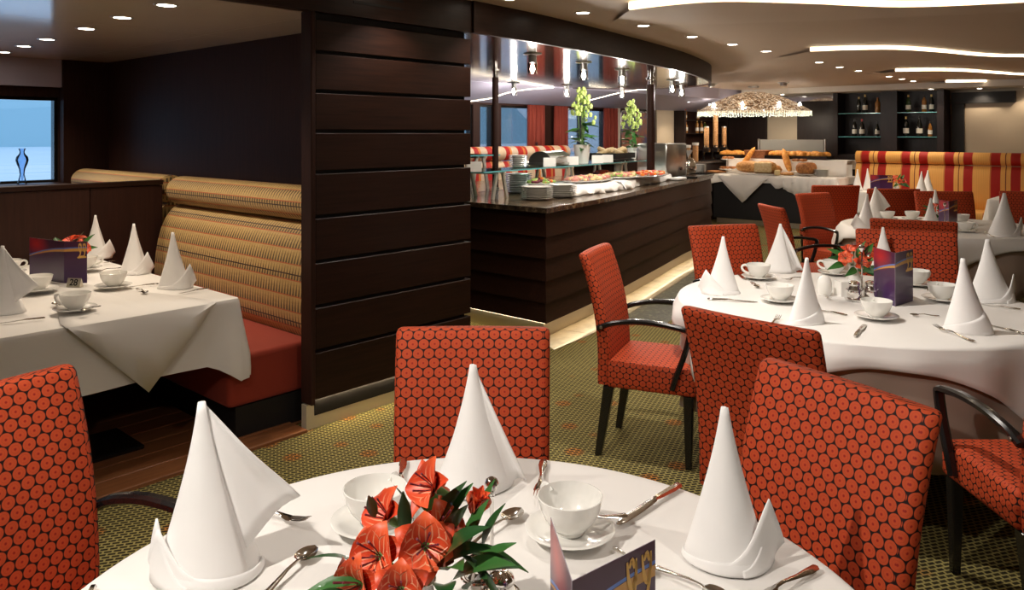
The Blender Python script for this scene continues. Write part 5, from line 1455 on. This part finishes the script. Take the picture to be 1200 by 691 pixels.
def curtain(u0, u1, q):
    n = 40; rows = []
    for z in (1.12, 1.5, 2.04): rows.append([(u0+(u1-u0)*k/n, VW-.10+.035*math.sin(k*1.15)+.01*math.sin(k*.5), z) for k in range(n+1)])
    solidify(one('curtain', MB().grid(rows).mesh('curtain', 'curtain_red', smooth=60, flipfix=False), q, 'curtain', (0, 0, 0), 0, 'red window curtains'), .004, 0)
curtain(8.90, 9.26, 'red curtain left of the dark column between the windows')
curtain(9.54, 9.84, 'red curtain right of the dark column between the windows')
curtain(10.88, 11.24, 'red curtain at the right end of the windows')
def artmat():
    m, nt, b = newmat('abstract_art'); g = N(nt)
    f = g.noise(g.coord(), 2.2, 4); f2 = g.noise(g.vm('ADD', g.coord(), (5, 3, 1)), 3.0, 3)
    c = g.ramp(f, [(.3, (.02, .02, .08)), (.48, (.20, .04, .02)), (.58, (.32, .10, .03)), (.7, (.05, .03, .08))])
    c = g.mix(g.ramp(f2, [(.5, (0, 0, 0)), (.6, (1, 1, 1))]), c, (.03, .03, .12))
    g.put(b.inputs['Base Color'], c); b.inputs['Roughness'].default_value = .5
artmat()
t = thing('wall_painting', 'dark red and blue abstract painting right of the windows', 'painting', (11.95, VW-.03, 1.6))
link('canvas', MB().box((0, 0, .02), (1.0, .03, .74)).mesh('canvas', 'abstract_art'), t)
fm = MB()
for c, d in (((0, 0, .40), (1.06, .05, .03)), ((0, 0, -.36), (1.06, .05, .03)), ((-.515, 0, .02), (.03, .05, .79)), ((.515, 0, .02), (.03, .05, .79))): fm.box(c, d)
link('frame', fm.mesh('frame', 'black_lacquer'), t)
# ------------------------------------------------------------------ bar side of the far end
def bottle_mesh(k, body, cap):
    shapes = {0: [(.001, 0), (.036, 0), (.038, .004), (.038, .19), (.034, .215), (.018, .245), (.0135, .26), (.0135, .30), (.001, .30)], 1: [(.001, 0), (.040, 0), (.042, .005), (.042, .14), (.036, .185), (.020, .235), (.0145, .255), (.0145, .305), (.001, .305)], 2: [(.001, 0), (.040, 0), (.041, .004), (.041, .16), (.036, .18), (.017, .20), (.015, .245), (.001, .245)]}
    def fn():
        mb = MB(); mb.lathe(shapes[k], 16); return mb.mesh('bottle_glass', body, smooth=50)
    def lab(): return MB().lathe([(.0392 if k == 0 else .0432 if k == 1 else .0422, .05), (.0392 if k == 0 else .0432 if k == 1 else .0422, .125)], 16).mesh('bottle_label', 'label_white')
    def cp(): return MB().lathe([(.0152, .262 if k < 2 else .215), (.0152, .302 if k < 2 else .248), (.001, .3035 if k < 2 else .249)], 12).mesh('bottle_cap', cap)
    return cached(('bt', k, body), fn), cached(('bl', k), lab), cached(('bc', k, cap), cp)
def bottle(p, k, body, cap, label, label_on=True, s=1.0):
    a, b, c = bottle_mesh(k, body, cap)
    t = thing('bottle', label, 'bottle', p, random.uniform(0, 6), 'bottles on the bar shelves', s)
    link('glass_body', a, t)
    if label_on: link('paper_label', b, t)
    link('capsule', c, t)
# wine cabinet with two open bays
UC = 14.72
def yv(x): return PU(x, 157, UC).y
def zv(x, y): return PU(x, y, UC).z
t = thing('wine_cabinet', 'dark wood wine cabinet with two open shelf bays', 'cabinet', (UC, (yv(976)+yv(1106))/2, 0)); oc = Vector(t.location)
D = .40
def cab(name, x0, x1, z0, z1, d0=0, d1=D, mat='cab_wood'):
    a, b = sorted((yv(x0), yv(x1)))
    link(name, quadbox(UC+d0, UC+d1, a, b, z0, z1).mesh(name, mat, smooth=0), t, -oc)
ztop = 2.455; zlow = zv(1065, 183)
cab('back_panel', 976, 1106, .02, ztop, D, D+.03)
for x0, x1 in ((976, 981.5), (1032, 1051), (1098, 1106)): cab('upright', x0, x1, 0, ztop-.001)
for x0, x1 in ((981.7, 1031.8), (1051.2, 1097.8)):
    cab('top_panel', x0, x1, zv((x0+x1)/2, 104.5), ztop-.001, .0, D-.002)
    cab('lower_door', x0, x1, .0, zv((x0+x1)/2, 183), .0, .03)
    cab('floor_panel', x0, x1, zv((x0+x1)/2, 183), zv((x0+x1)/2, 183)+.03, .03, D-.002)
zs1 = zv(1040, 131.8); zs2 = zv(1040, 160.0)
for z in (zs1, zs2):
    for x0, x1 in ((982, 1031.6), (1051.4, 1097.6)): cab('glass_shelf', x0, x1, z-.012, z, .02, D-.01, 'shelf_glass'); cab('shelf_rim', x0, x1, z-.012, z, .012, .02, 'shelf_edge')
def wine(x, z, k, body, cap, q, lab=True, s=1.0):
    p = PU(x, 157, UC+.14); bottle(Vector((p.x, p.y, z+.001)), k, body, cap, q, lab, s)
wine(1006.5, zs1, 0, 'bottle_dark', 'cap_gold', 'left bottle on the upper shelf, left bay of the wine cabinet', False, .98)
wine(1013.8, zs1, 0, 'bottle_dark', 'cap_gold', 'tall labelled bottle on the upper shelf, left bay of the wine cabinet', True, 1.12)
wine(1028.5, zs1, 2, 'bottle_amber', 'cap_red', 'dim amber bottle on the upper shelf, left bay of the wine cabinet', False, 1.1)
wine(1001.5, zs2, 0, 'bottle_dark', 'lamp_off', 'leftmost bottle on the lower shelf, left bay of the wine cabinet', True, 1.05)
wine(1010, zs2, 1, 'bottle_dark', 'cap_red', 'red-capped bottle on the lower shelf, left bay of the wine cabinet', True, 1.05)
wine(1028, zs2, 1, 'bottle_dark', 'lamp_off', 'right bottle on the lower shelf, left bay of the wine cabinet', True, .88)
wine(1064.5, zs1, 1, 'bottle_green', 'cap_gold', 'green bottle on the upper shelf, right bay of the wine cabinet', True, 1.02)
wine(1083, zs1, 0, 'bottle_amber', 'lamp_off', 'amber bottle on the upper shelf, right bay of the wine cabinet', True, .98)
wine(1091.7, zs1, 0, 'bottle_dark', 'cap_gold', 'rightmost bottle on the upper shelf of the wine cabinet', True, 1.0)
wine(1061.8, zs2, 0, 'bottle_dark', 'cap_gold', 'left bottle on the lower shelf, right bay of the wine cabinet', True, 1.18)
wine(1077.5, zs2, 1, 'bottle_dark', 'lamp_off', 'middle bottle on the lower shelf, right bay of the wine cabinet', True, 1.15)
wine(1090, zs2, 1, 'bottle_amber', 'lamp_off', 'rightmost bottle on the lower shelf of the wine cabinet', True, .88)
# black frame around the pale panel
t = thing('wall_frame', 'black frame around the pale wall panel at the far right', 'frame', PU(1124, 200, UB-.05)); ow = Vector(t.location)
def fr(name, x0, x1, y0, y1, mat, d0, d1):
    a, b = PU(x0, y0, UB-.0), PU(x1, y1, UB-.0); y_ = sorted((a.y, b.y)); z_ = sorted((max(.02, a.z), max(.02, b.z)))
    link(name, quadbox(UB-d1, UB-d0, y_[0], y_[1], z_[0], z_[1]).mesh(name, mat, smooth=0), t, -ow)
fr('frame_upright', 1117, 1131.5, 120, 240, 'black_matte', .002, .12)
fr('frame_top', 1117, 1191, 109, 120, 'black_matte', .002, .14)
plain('pale_panel', (.50, .40, .28), .45)
fr('panel', 1131.6, 1230, 121, 240, 'pale_panel', .002, .06)
for x, y, q in ((1148, 101, 'left wall washer above the pale far panel'), (1203, 100, 'right wall washer above the pale far panel')):
    p = PU(x, y, UB-.35); downlight(Vector((p.x, p.y, 2.358)), q, 'wall washers at the far end', 7, aim=(UB+.1, p.y, 1.4), soft=.03, spot=95)
p = PU(1092, 100, 14.55); downlight(Vector((14.5, p.y, 2.358)), 'downlight in front of the wine cabinet', 'wall washers at the far end', 9, spot=100)
p = PU(915, 100, 14.55); downlight(Vector((14.62, p.y, 2.358)), 'downlight in front of the pale panel behind the dome lamp', 'wall washers at the far end', 9, spot=100)
downlight(Vector((12.95, 7.25, 2.19)), 'downlight washing the pale panel right of the buffet', 'wall washers at the far end', 18, spot=110)

# bar shelves with bottles on the dark end of the window wall
t = thing('bar_shelf', 'dark bar shelving with bottles behind the buffet end', 'shelf', (14.2, VW-.12, 0)); ob = Vector(t.location)
def bs(name, a, b, z0, z1, v0, v1, mat='cab_wood'): link(name, quadbox(a, b, v0, v1, z0, z1).mesh(name, mat, smooth=0), t, -ob)
bs('upright', 13.3, 13.36, 0, 2.05, VW-.25, VW-.005); bs('upright', 15.05, 15.12, 0, 2.05, VW-.25, VW-.005)
for z in (1.28, 1.62, 1.88): bs('shelf_board', 13.36, 15.05, z-.02, z, VW-.24, VW-.006)
sh = [(803.5, 1.88, 'bottle_amber', 'cap_red'), (818, 1.88, 'bottle_amber', 'cap_gold'), (804, 1.62, 'bottle_amber', 'cap_red'), (817, 1.62, 'bottle_amber', 'cap_gold'), (822, 1.62, 'bottle_amber', 'cap_gold'), (826, 1.62, 'bottle_green', 'cap_gold')]
for k, (x, z, bd, cp_) in enumerate(sh):
    p = PV(x, 157, VW-.13)
    bottle(Vector((p.x, p.y, z+.001)), k % 3 if k != 3 else 0, bd, cp_, ('upper' if z > 1.7 else 'lower') + ' shelf bar bottle, ' + ('leftmost' if x < 805 else 'second' if x < 820 else 'third' if x < 825 else 'fourth') + ' from the pale panel', True, .7 if z > 1.7 else .85)
# low bar counter with cereal dispensers
t = thing('bar_counter', 'dark bar counter behind the buffet end', 'counter', (13.6, 7.12, 0))
link('body', MB().rbox((0, 0, .53), (2.0, .40, 1.05), .004, 1).mesh('bar_body', 'cab_wood'), t)
link('worktop', MB().rbox((0, 0, 1.08), (2.06, .46, .04), .006, 1).mesh('bar_top', 'stone_dark'), t)
for (x, ytop, q) in ((828, 148, 'left cereal dispenser beside the dome lamp'), (838.5, 133, 'middle and tallest cereal dispenser'), (848.5, 148, 'right cereal dispenser beside the dome lamp')):
    p = PV(x, 157, 7.02); zt_ = PV(x, ytop, 7.02).z; b = Vector((p.x, p.y, 1.101))
    t = thing('cereal_dispenser', q, 'dispenser', b, 0, 'tall cereal dispensers')
    hh = zt_-1.101
    link('foot', MB().rbox((0, 0, .01), (.16, .16, .02), .006, 1).mesh('foot', 'black_lacquer'), t)
    link('stand', MB().box((0, .06, .13), (.03, .03, .24)).rbox((0, 0, .20), (.10, .12, .09), .01, 1).mesh('stand', 'black_lacquer'), t)
    link('tube', MB().lathe([(.001, .246), (.030, .25), (.046, .28), (.046, hh-.02), (.040, hh-.01), (.001, hh-.008)], 20).mesh('tube', 'cereal', smooth=50), t)
    link('collar', MB().lathe([(.034, .235), (.048, .262), (.048, .29), (.0475, .29)], 20).mesh('collar', 'chrome'), t)
    link('lid', MB().lathe([(.001, hh), (.047, hh-.002), (.048, hh-.022), (.0465, hh-.022)], 20).mesh('lid', 'steel'), t)

for x, h, q in ((801, .30, 'left white-lidded jar on the bar counter'), (815, .34, 'right white-lidded jar on the bar counter')):
    p = PV(x, 157, 7.1); p = Vector((max(12.7, p.x), 7.1, 1.101))
    t = thing('lidded_jar', q, 'jar', p, 0, 'white-lidded jars on the bar counter')
    link('jar', MB().lathe([(.001, 0), (.05, 0), (.052, .01), (.052, h-.08), (.045, h-.05)], 18).mesh('jar', 'cereal', smooth=50), t)
    link('lid', MB().lathe([(.06, h-.05), (.062, h-.045), (.062, h), (.001, h+.004)], 18).mesh('jar_lid', 'porcelain'), t)
for x, y, q in ((834, 98, 'small ceiling sensor beside the canopy end'), (918, 96.5, 'small ceiling sensor above the dome lamp')):
    p = PZ(x, y, ZC)
    t = thing('ceiling_sensor', q, 'sensor', p, 0, 'small ceiling sensors')
    link('base', MB().lathe([(.001, -.015), (.09, -.015), (.095, 0)], 20).mesh('sensor_base', 'steel'), t); link('body', MB().lathe([(.001, -.06), (.05, -.055), (.06, -.015)], 20).mesh('sensor_body', 'steel'), t)
# ------------------------------------------------------------------ bread buffet
U0, V0, V1 = 12.98, 4.55, 6.78
t = thing('bread_table', 'black-skirted bread buffet table under the dome lamp', 'table', (U0+.52, (V0+V1)/2, 0)); ot = Vector(t.location)
link('skirt', quadbox(U0+.03, U0+1.02, V0+.03, V1-.03, .09, .86).mesh('skirt', 'black_matte'), t, -ot)
link('plinth', quadbox(U0+.06, U0+.98, V0+.08, V1-.08, 0, .09).mesh('plinth', 'brushed'), t, -ot)
link('riser', quadbox(U0+.58, U0+1.0, V0+.08, V1-.08, .862, 1.14).mesh('riser', 'linen'), t, -ot)
solidify(one('tablecloth', rect_cloth(U0, U0+1.04, V0, V1, .12, 31, z=.872, corner=.05).mesh('bread_cloth', 'linen', smooth=60), 'white cloth on the bread buffet table', 'tablecloth'), .002, 1)
def tiercloth():
    mb = MB(); n = 30; rows = []
    for k in range(n+1):
        v = V0+.02 + (V1-V0-.04)*k/n; w = .012*math.sin(k*1.7)
        rows.append([Vector((U0+.50+w, v, .884)), Vector((U0+.545+w, v, .98)), Vector((U0+.562, v, 1.10)), Vector((U0+.575, v, 1.148)), Vector((U0+1.01, v, 1.15)), Vector((U0+1.03, v, .99))])
    mb.grid(rows)
    return mb.mesh('riser_cloth', 'linen', smooth=60, flipfix=False)
solidify(one('riser_cloth', tiercloth(), 'white cloth over the raised back step of the bread table', 'tablecloth'), .002, 1)
def corner_drop(pts, mat='linen'):
    """hanging corner of a diagonal cloth on the table's front: pixel polygon on the front plane with a soft wave"""
    top0, top1, tip = [PU(x, y, U0-.03) for x, y in pts]; mb = MB(); n = 14; rows = []
    for k in range(n+1):
        s = k/n; a = top0.lerp(top1, s); m = (tip - top0).dot(top1-top0)/(top1-top0).length_squared
        tri = s/m if s < m else (1-s)/(1-m)
        rows.append([Vector((U0+.25, a.y, .882)), Vector((U0-.012, a.y, .880)), Vector((U0-.034, a.y, .868-max(0, .868-tip.z)*tri*.15)), Vector((U0-.040+.012*math.sin(k), a.y, .862-(.862-tip.z)*tri*.6)), Vector((U0-.046+.012*math.sin(k+1), a.y, .86-(.86-tip.z)*tri))])
    mb.grid(rows); return mb.mesh('cloth_corner', mat, smooth=60, flipfix=False)
solidify(one('table_overlay', corner_drop([(840, 206), (901, 207), (871, 238)]), 'left overlay cloth hanging as a point on the bread table', 'tablecloth', group='overlays of the bread table'), .002, 0)
solidify(one('table_overlay', corner_drop([(896, 207), (945, 208), (911, 222)]), 'middle overlay cloth corner on the bread table', 'tablecloth', group='overlays of the bread table'), .002, 0)
def skirt_part():
    mb = MB(); n = 30; rows = []
    a, b = PU(918, 208, U0-.05), PU(980, 208, U0-.05)
    for k in range(n+1):
        s = k/n; v = a.y+(b.y-a.y)*s; w = .025*math.sin(k*1.5)
        lo = .55 + .12*max(0, .3-s)/.3
        rows.append([Vector((U0+.1, v, .886)), Vector((U0-.016, v, .884)), Vector((U0-.052, v, .86)), Vector((U0-.06+w*.6, v, .72)), Vector((U0-.065+w, v, lo))])
    mb.grid(rows); return mb.mesh('cloth_skirt', 'linen', smooth=60, flipfix=False)
solidify(one('table_overlay', skirt_part(), 'pleated white cloth hanging at the right of the bread table', 'tablecloth', group='overlays of the bread table'), .002, 0)
TT = .889; TU = 1.154
def on_t(x, y, z): 
    p = PZ(x, y, z); return p
def uvp(x, u, z):
    p = PU(x, 157, u); return Vector((p.x, p.y, z))
def loaf_mesh(L, W, H, key, mat):
    def fn():
        def df(p):
            k = math.sqrt(max(0.05, 1-(p.x/(L/2))**2*.75)); return Vector((p.x, p.y*k, p.z*(.6+.4*k)))
        mb = MB(); rows = []
        for i in range(11):
            t = -1+2*i/10; k = math.sqrt(max(.0, 1-abs(t)**2.6)); rows.append([Vector((t*L/2, W/2*k*math.cos(a), H*.5+H*.5*k*math.sin(a)*(1 if math.sin(a) > 0 else .96))) for a in [2*PI*j/12 for j in range(12)]])
        mb.grid(rows, cu=True); return mb.mesh(key, mat, smooth=60)
    return cached(('loaf', key), fn)
def bread(name, key, dims, mat, p, rot, label, group=None, cat='bread', s=None):
    return one(name, loaf_mesh(*dims, key, mat), label, cat, p, rot, group, s)
board = thing('bread_board', 'white serving board under the loaves', 'board', uvp(889, U0+.16, TT), PI/2)
link('board', MB().rbox((0, 0, .012), (.62, .30, .02), .006, 2).mesh('board', 'porcelain'), board)
link('foot', MB().box((-.2, 0, .0015), (.05, .2, .003)).box((.2, 0, .0015), (.05, .2, .003)).mesh('board_foot', 'black_matte'), board)
bread('bread_loaf', 'rustic', (.52, .26, .21), 'bread', uvp(878, U0+.22, TT+.023), PI/2, 'floury loaf at the left of the bread board')
cl = thing('cut_loaf', 'cut loaf showing its crumb at the front of the bread board', 'bread', uvp(897, U0+.13, TT+.023), PI/2)
link('crust', loaf_mesh(.42, .26, .22, 'cutloaf', 'bread'), cl); link('cut_face', MB().rbox((.0, .105, .11), (.32, .06, .18), .03, 2).mesh('cut_face', 'crumb', smooth=60), cl)
bread('bread_loaf', 'round', (.40, .28, .22), 'crust', uvp(893, U0+.36, TT+.001), PI/2, 'round brown loaf behind the cut loaf')
bread('bread_loaf', 'round2', (.34, .22, .17), 'bread', uvp(905, U0+.33, TT+.001), PI/2+.3, 'small loaf at the right of the bread board')
def baguette(a, b, label):
    d = b-a; L = d.length
    me = loaf_mesh(.62, .075, .06, 'baguette', 'pastry')
    o = one('baguette', me, label, 'bread', a+d*.5, d.to_track_quat('X', 'Z').to_euler(), 'leaning baguettes', (L/.62, 1.6, 1.6))
baguette(uvp(868, U0+.40, TT+.01), PU(887.5, 175, U0+.60)+Vector((0, 0, .02)), 'baguette leaning over the step at the left of the bread table')
baguette(uvp(925, U0+.38, TT+.01), PU(916.5, 177, U0+.60)+Vector((0, 0, .02)), 'baguette leaning over the step at the right of the bread table')
# pastry trays on the step
def pastry_tray(x, w, label, n, seed, qual):
    p = uvp(x, U0+.80, TU); t = thing('pastry_tray', label, 'tray', p, PI/2, 'black pastry trays')
    mb = MB(); mb.rbox((0, 0, .008), (w, .36, .014), .004, 1)
    for c, d in (((0, -.18, .03), (w, .012, .06)), ((0, .18, .03), (w, .012, .06)), ((-w/2, 0, .03), (.012, .36, .06)), ((w/2, 0, .03), (.012, .36, .06))): mb.box(c, d)
    link('tray', mb.mesh('pastry_tray', 'black_lacquer'), t)
    rnd = random.Random(seed)
    for k in range(n):
        i, j = k % (n//2), k//(n//2)
        q = p + Vector((rnd.uniform(-.03, .03)+(-.08 if j else .07), -w/2+.09+(w-.18)*(i+.5*j)/(n//2-.4), .020))
        one('pastry', loaf_mesh(.14, .09, .085, 'roll', 'pastry'), 'golden bread roll in the %s pastry tray' % qual, 'pastry', q, rnd.uniform(0, 3), 'rolls in the %s pastry tray' % qual, rnd.uniform(1.2, 1.55))
pastry_tray(858, .52, 'black tray of rolls at the left of the bread step', 10, 2, 'left')
pastry_tray(936, 1.10, 'long black tray of rolls at the right of the bread step', 20, 3, 'long right')
wk = thing('wicker_basket', 'brown wicker basket between the two pastry trays', 'basket', uvp(889, U0+.80, TU), PI/2)
mb = MB(); rows = []
for i in range(9):
    z = .14*i/8; k = 1+.12*i/8; rows.append([(x*k*(1+.012*(-1)**(j+i)), y*k*(1+.012*(-1)**(j+i)), z) for j, (x, y) in enumerate([(.19*max(-1, min(1, 1.35*math.cos(a))), .15*max(-1, min(1, 1.35*math.sin(a)))) for a in [2*PI*q/40 for q in range(40)]])])
mb.grid(rows, cu=True); mb.prism([(r[0], r[1]) for r in rows[0]], 0, .006)
solidify(link('weave', mb.mesh('weave', 'wicker', smooth=20), wk), .008, 0)
link('rim', MB().tube([Vector(p) for p in rows[-1]]+[Vector(rows[-1][0])], .011, 6).mesh('rim', 'wicker'), wk)
# tiered stands and cake
def tier_stand(p, rr, zs_, label):
    t = thing('tier_stand', label, 'stand', p, 0, 'glass tier stands')
    link('stem', MB().tube([(0, 0, 0), (0, 0, zs_[-1]+.06)], .006, 8).mesh('stem', 'chrome'), t)
    link('foot', MB().lathe([(.001, .008), (.02, .008), (.07, 0), (.001, 0)], 20).mesh('foot', 'chrome'), t)
    for z, r in zip(zs_, rr): link('tier', MB().lathe([(.007, z), (r*.9, z+.004), (r, z+.014), (r*.98, z+.016), (r*.88, z+.008), (.007, z+.006)], 28).mesh('tier', 'porcelain', smooth=60), t)
ps = uvp(853, U0+.26, TT); tier_stand(ps, (.17, .13), (.06, .24), 'two-tier stand with buns at the left of the bread table')
for k in range(7):
    a = k*.9; one('bun', loaf_mesh(.10, .07, .05, 'bun', 'crust'), 'small bun on the lower tier of the left stand', 'pastry', ps+Vector((.10*math.cos(a), .10*math.sin(a), .075)), a, 'buns on the left stand')
for k in range(5):
    a = k*1.256; one('bun', loaf_mesh(.10, .07, .05, 'bun', 'crust'), 'small bun on the upper tier of the left stand', 'pastry', ps+Vector((.065*math.cos(a), .065*math.sin(a), .255)), a, 'buns on the upper left tier')
ps = uvp(937, U0+.30, TT); tier_stand(ps, (.18, .15), (.05, .22), 'two-tier stand right of the leaning baguette')
for k in range(6):
    a = k*1.05; one('bun', loaf_mesh(.10, .07, .05, 'bun', 'crust'), 'small bun on the right tier stand', 'pastry', ps+Vector((.08*math.cos(a), .08*math.sin(a), .237)), a, 'buns on the right stand')
ck = thing('bundt_cake', 'dark ring cake at the right of the bread table', 'cake', uvp(945, U0+.17, TT), 0)
mb = MB(); rows = []
for i in range(12):
    b = 2*PI*i/12; rows.append([((.085+.06*math.cos(b)*(1+.08*math.cos(12*a)))*math.cos(a)*1.15, (.085+.06*math.cos(b)*(1+.08*math.cos(12*a)))*math.sin(a)*1.15, .135+.095*math.sin(b)) for a in [2*PI*j/36 for j in range(36)]])
mb.grid(rows, cu=True, cv=True); link('cake', mb.mesh('cake', 'crust', smooth=60), ck)
link('cake_stand', MB().lathe([(.001, 0), (.06, 0), (.05, .012), (.015, .02), (.015, .03), (.17, .034), (.175, .04), (.001, .042)], 28).mesh('cake_stand', 'porcelain', smooth=60), ck)
bread('flat_loaf', 'flat', (.26, .16, .06), 'bread', uvp(922, U0+.10, TT+.001), PI/2, 'flat floury loaf right of the bread board')
bread('flat_loaf', 'flat2', (.40, .12, .05), 'crust', uvp(840, U0+.14, TT+.001), PI/2+.2, 'long flat bread at the left corner of the bread table')
one('cheese_wedge', MB().rbox((0, 0, .045), (.13, .10, .09), .02, 2).mesh('cheese', 'cheese', smooth=60), 'pale cheese wedge beside the bread board', 'cheese', uvp(911, U0+.08, TT+.001), .4)
plate_stack(uvp(963, U0+.18, TT+.001), 11, 'plate stack at the right end of the bread table', .95, .011)
# glass guard behind the table
gs = thing('glass_guard', 'frosted glass guard with steel posts behind the bread table', 'screen', (14.12, (PU(889, 157, 14.12).y+PU(967, 157, 14.12).y)/2, 0)); og = Vector(gs.location)
a, b = PU(967, 157, 14.12).y, PU(889, 157, 14.12).y
plain('frosted', (.22, .23, .22), .35)
link('pane', quadbox(14.115, 14.125, a+.03, b-.03, 1.0, PU(928, 163.5, 14.12).z).mesh('guard_pane', 'frosted'), gs, -og)
for y in (a, b): link('post', MB().lathe([(.022, 0), (.022, PU(928, 163, 14.12).z), (.001, PU(928, 162.5, 14.12).z)], 12).mesh('guard_post', 'steel'), gs, Vector((14.12, y, 0))-og)
# ------------------------------------------------------------------ dome lamp
def dome_mat():
    m, nt, b = newmat('crystal_mesh'); g = N(nt)
    vo = g.n('ShaderNodeTexVoronoi'); g.put(vo.inputs['Vector'], g.coord()); vo.inputs['Scale'].default_value = 42
    f = g.ramp(vo.outputs['Color'], [(.25, (.10, .045, .02)), (.55, (.50, .30, .15)), (.8, (1.0, .85, .62))])
    g.put(b.inputs['Base Color'], f); b.inputs['Roughness'].default_value = .25; b.inputs['Metallic'].default_value = .3
    g.put(b.inputs['Emission Color'], f); b.inputs['Emission Strength'].default_value = .30
    g.bump(b, vo.outputs['Distance'], .8, .03)
dome_mat()
dc = PU(883, 157, 13.42)
t = thing('dome_lamp', 'wide crystal dome lamp glittering gold over the bread table', 'lamp', (dc.x, dc.y, 1.93))
R_ = 1.0; prof = []
for k in range(15):
    a = PI/2*k/14; prof.append((max(.002, R_*(k/14)), .07+.37*(1-(k/14)**1.75)))
link('dome', MB().lathe(prof, 72).mesh('dome', 'crystal_mesh', smooth=60), t)
rnd = random.Random(9); mb = MB()
for ring_, (r, n) in enumerate(((.985, 150), (.93, 120), (.86, 100))):
    for k in range(n):
        a = 2*PI*k/n; z = .072-.02*ring_*0; l = rnd.uniform(.04, .075)
        c = (r*math.cos(a), r*math.sin(a), z-l)
        mb.lathe([(.001, -.012), (.011, 0), (.001, .012)], 5, c=c); mb.bar((c[0], c[1], z-l+.01), (c[0], c[1], z+.01), .003, .003)
emitter('crystal_bead', (.85, 1.0, .70), .35)
o = link('bead_fringe', mb.mesh('bead_fringe', 'crystal_bead', smooth=0), t); o['kind'] = 'stuff'
for k in range(8):
    a = 2*PI*k/8+.2; link('bulb', cached('dome_bulb', lambda: MB().lathe([(.001, -.05), (.028, -.03), (.032, 0), (.018, .04), (.012, .06)], 12).mesh('dome_bulb', 'bulb_glow', smooth=60)), t, (.80*math.cos(a), .80*math.sin(a), .165))
for k in range(4):
    a = PI/2*k+.5; link('wire', MB().tube([(.6*math.cos(a), .6*math.sin(a), .37), (.6*math.cos(a), .6*math.sin(a), ZC-1.93)], .004, 6).mesh('wire', 'steel'), t)
link('ceiling_rose', MB().lathe([(.001, ZC-1.93-.03), (.09, ZC-1.93-.03), (.10, ZC-1.93)], 20).mesh('rose', 'steel'), t)
ld = bpy.data.lights.new('lamp', 'POINT'); ld.energy = 16; ld.color = WARM; ld.shadow_soft_size = .25
link('lamp', ld, t, (0, 0, .02))
for lb, us_ in LABELS.items():
    if len(us_) > 1 and any(g is None for _, g in us_): print('DUP LABEL', lb, us_)
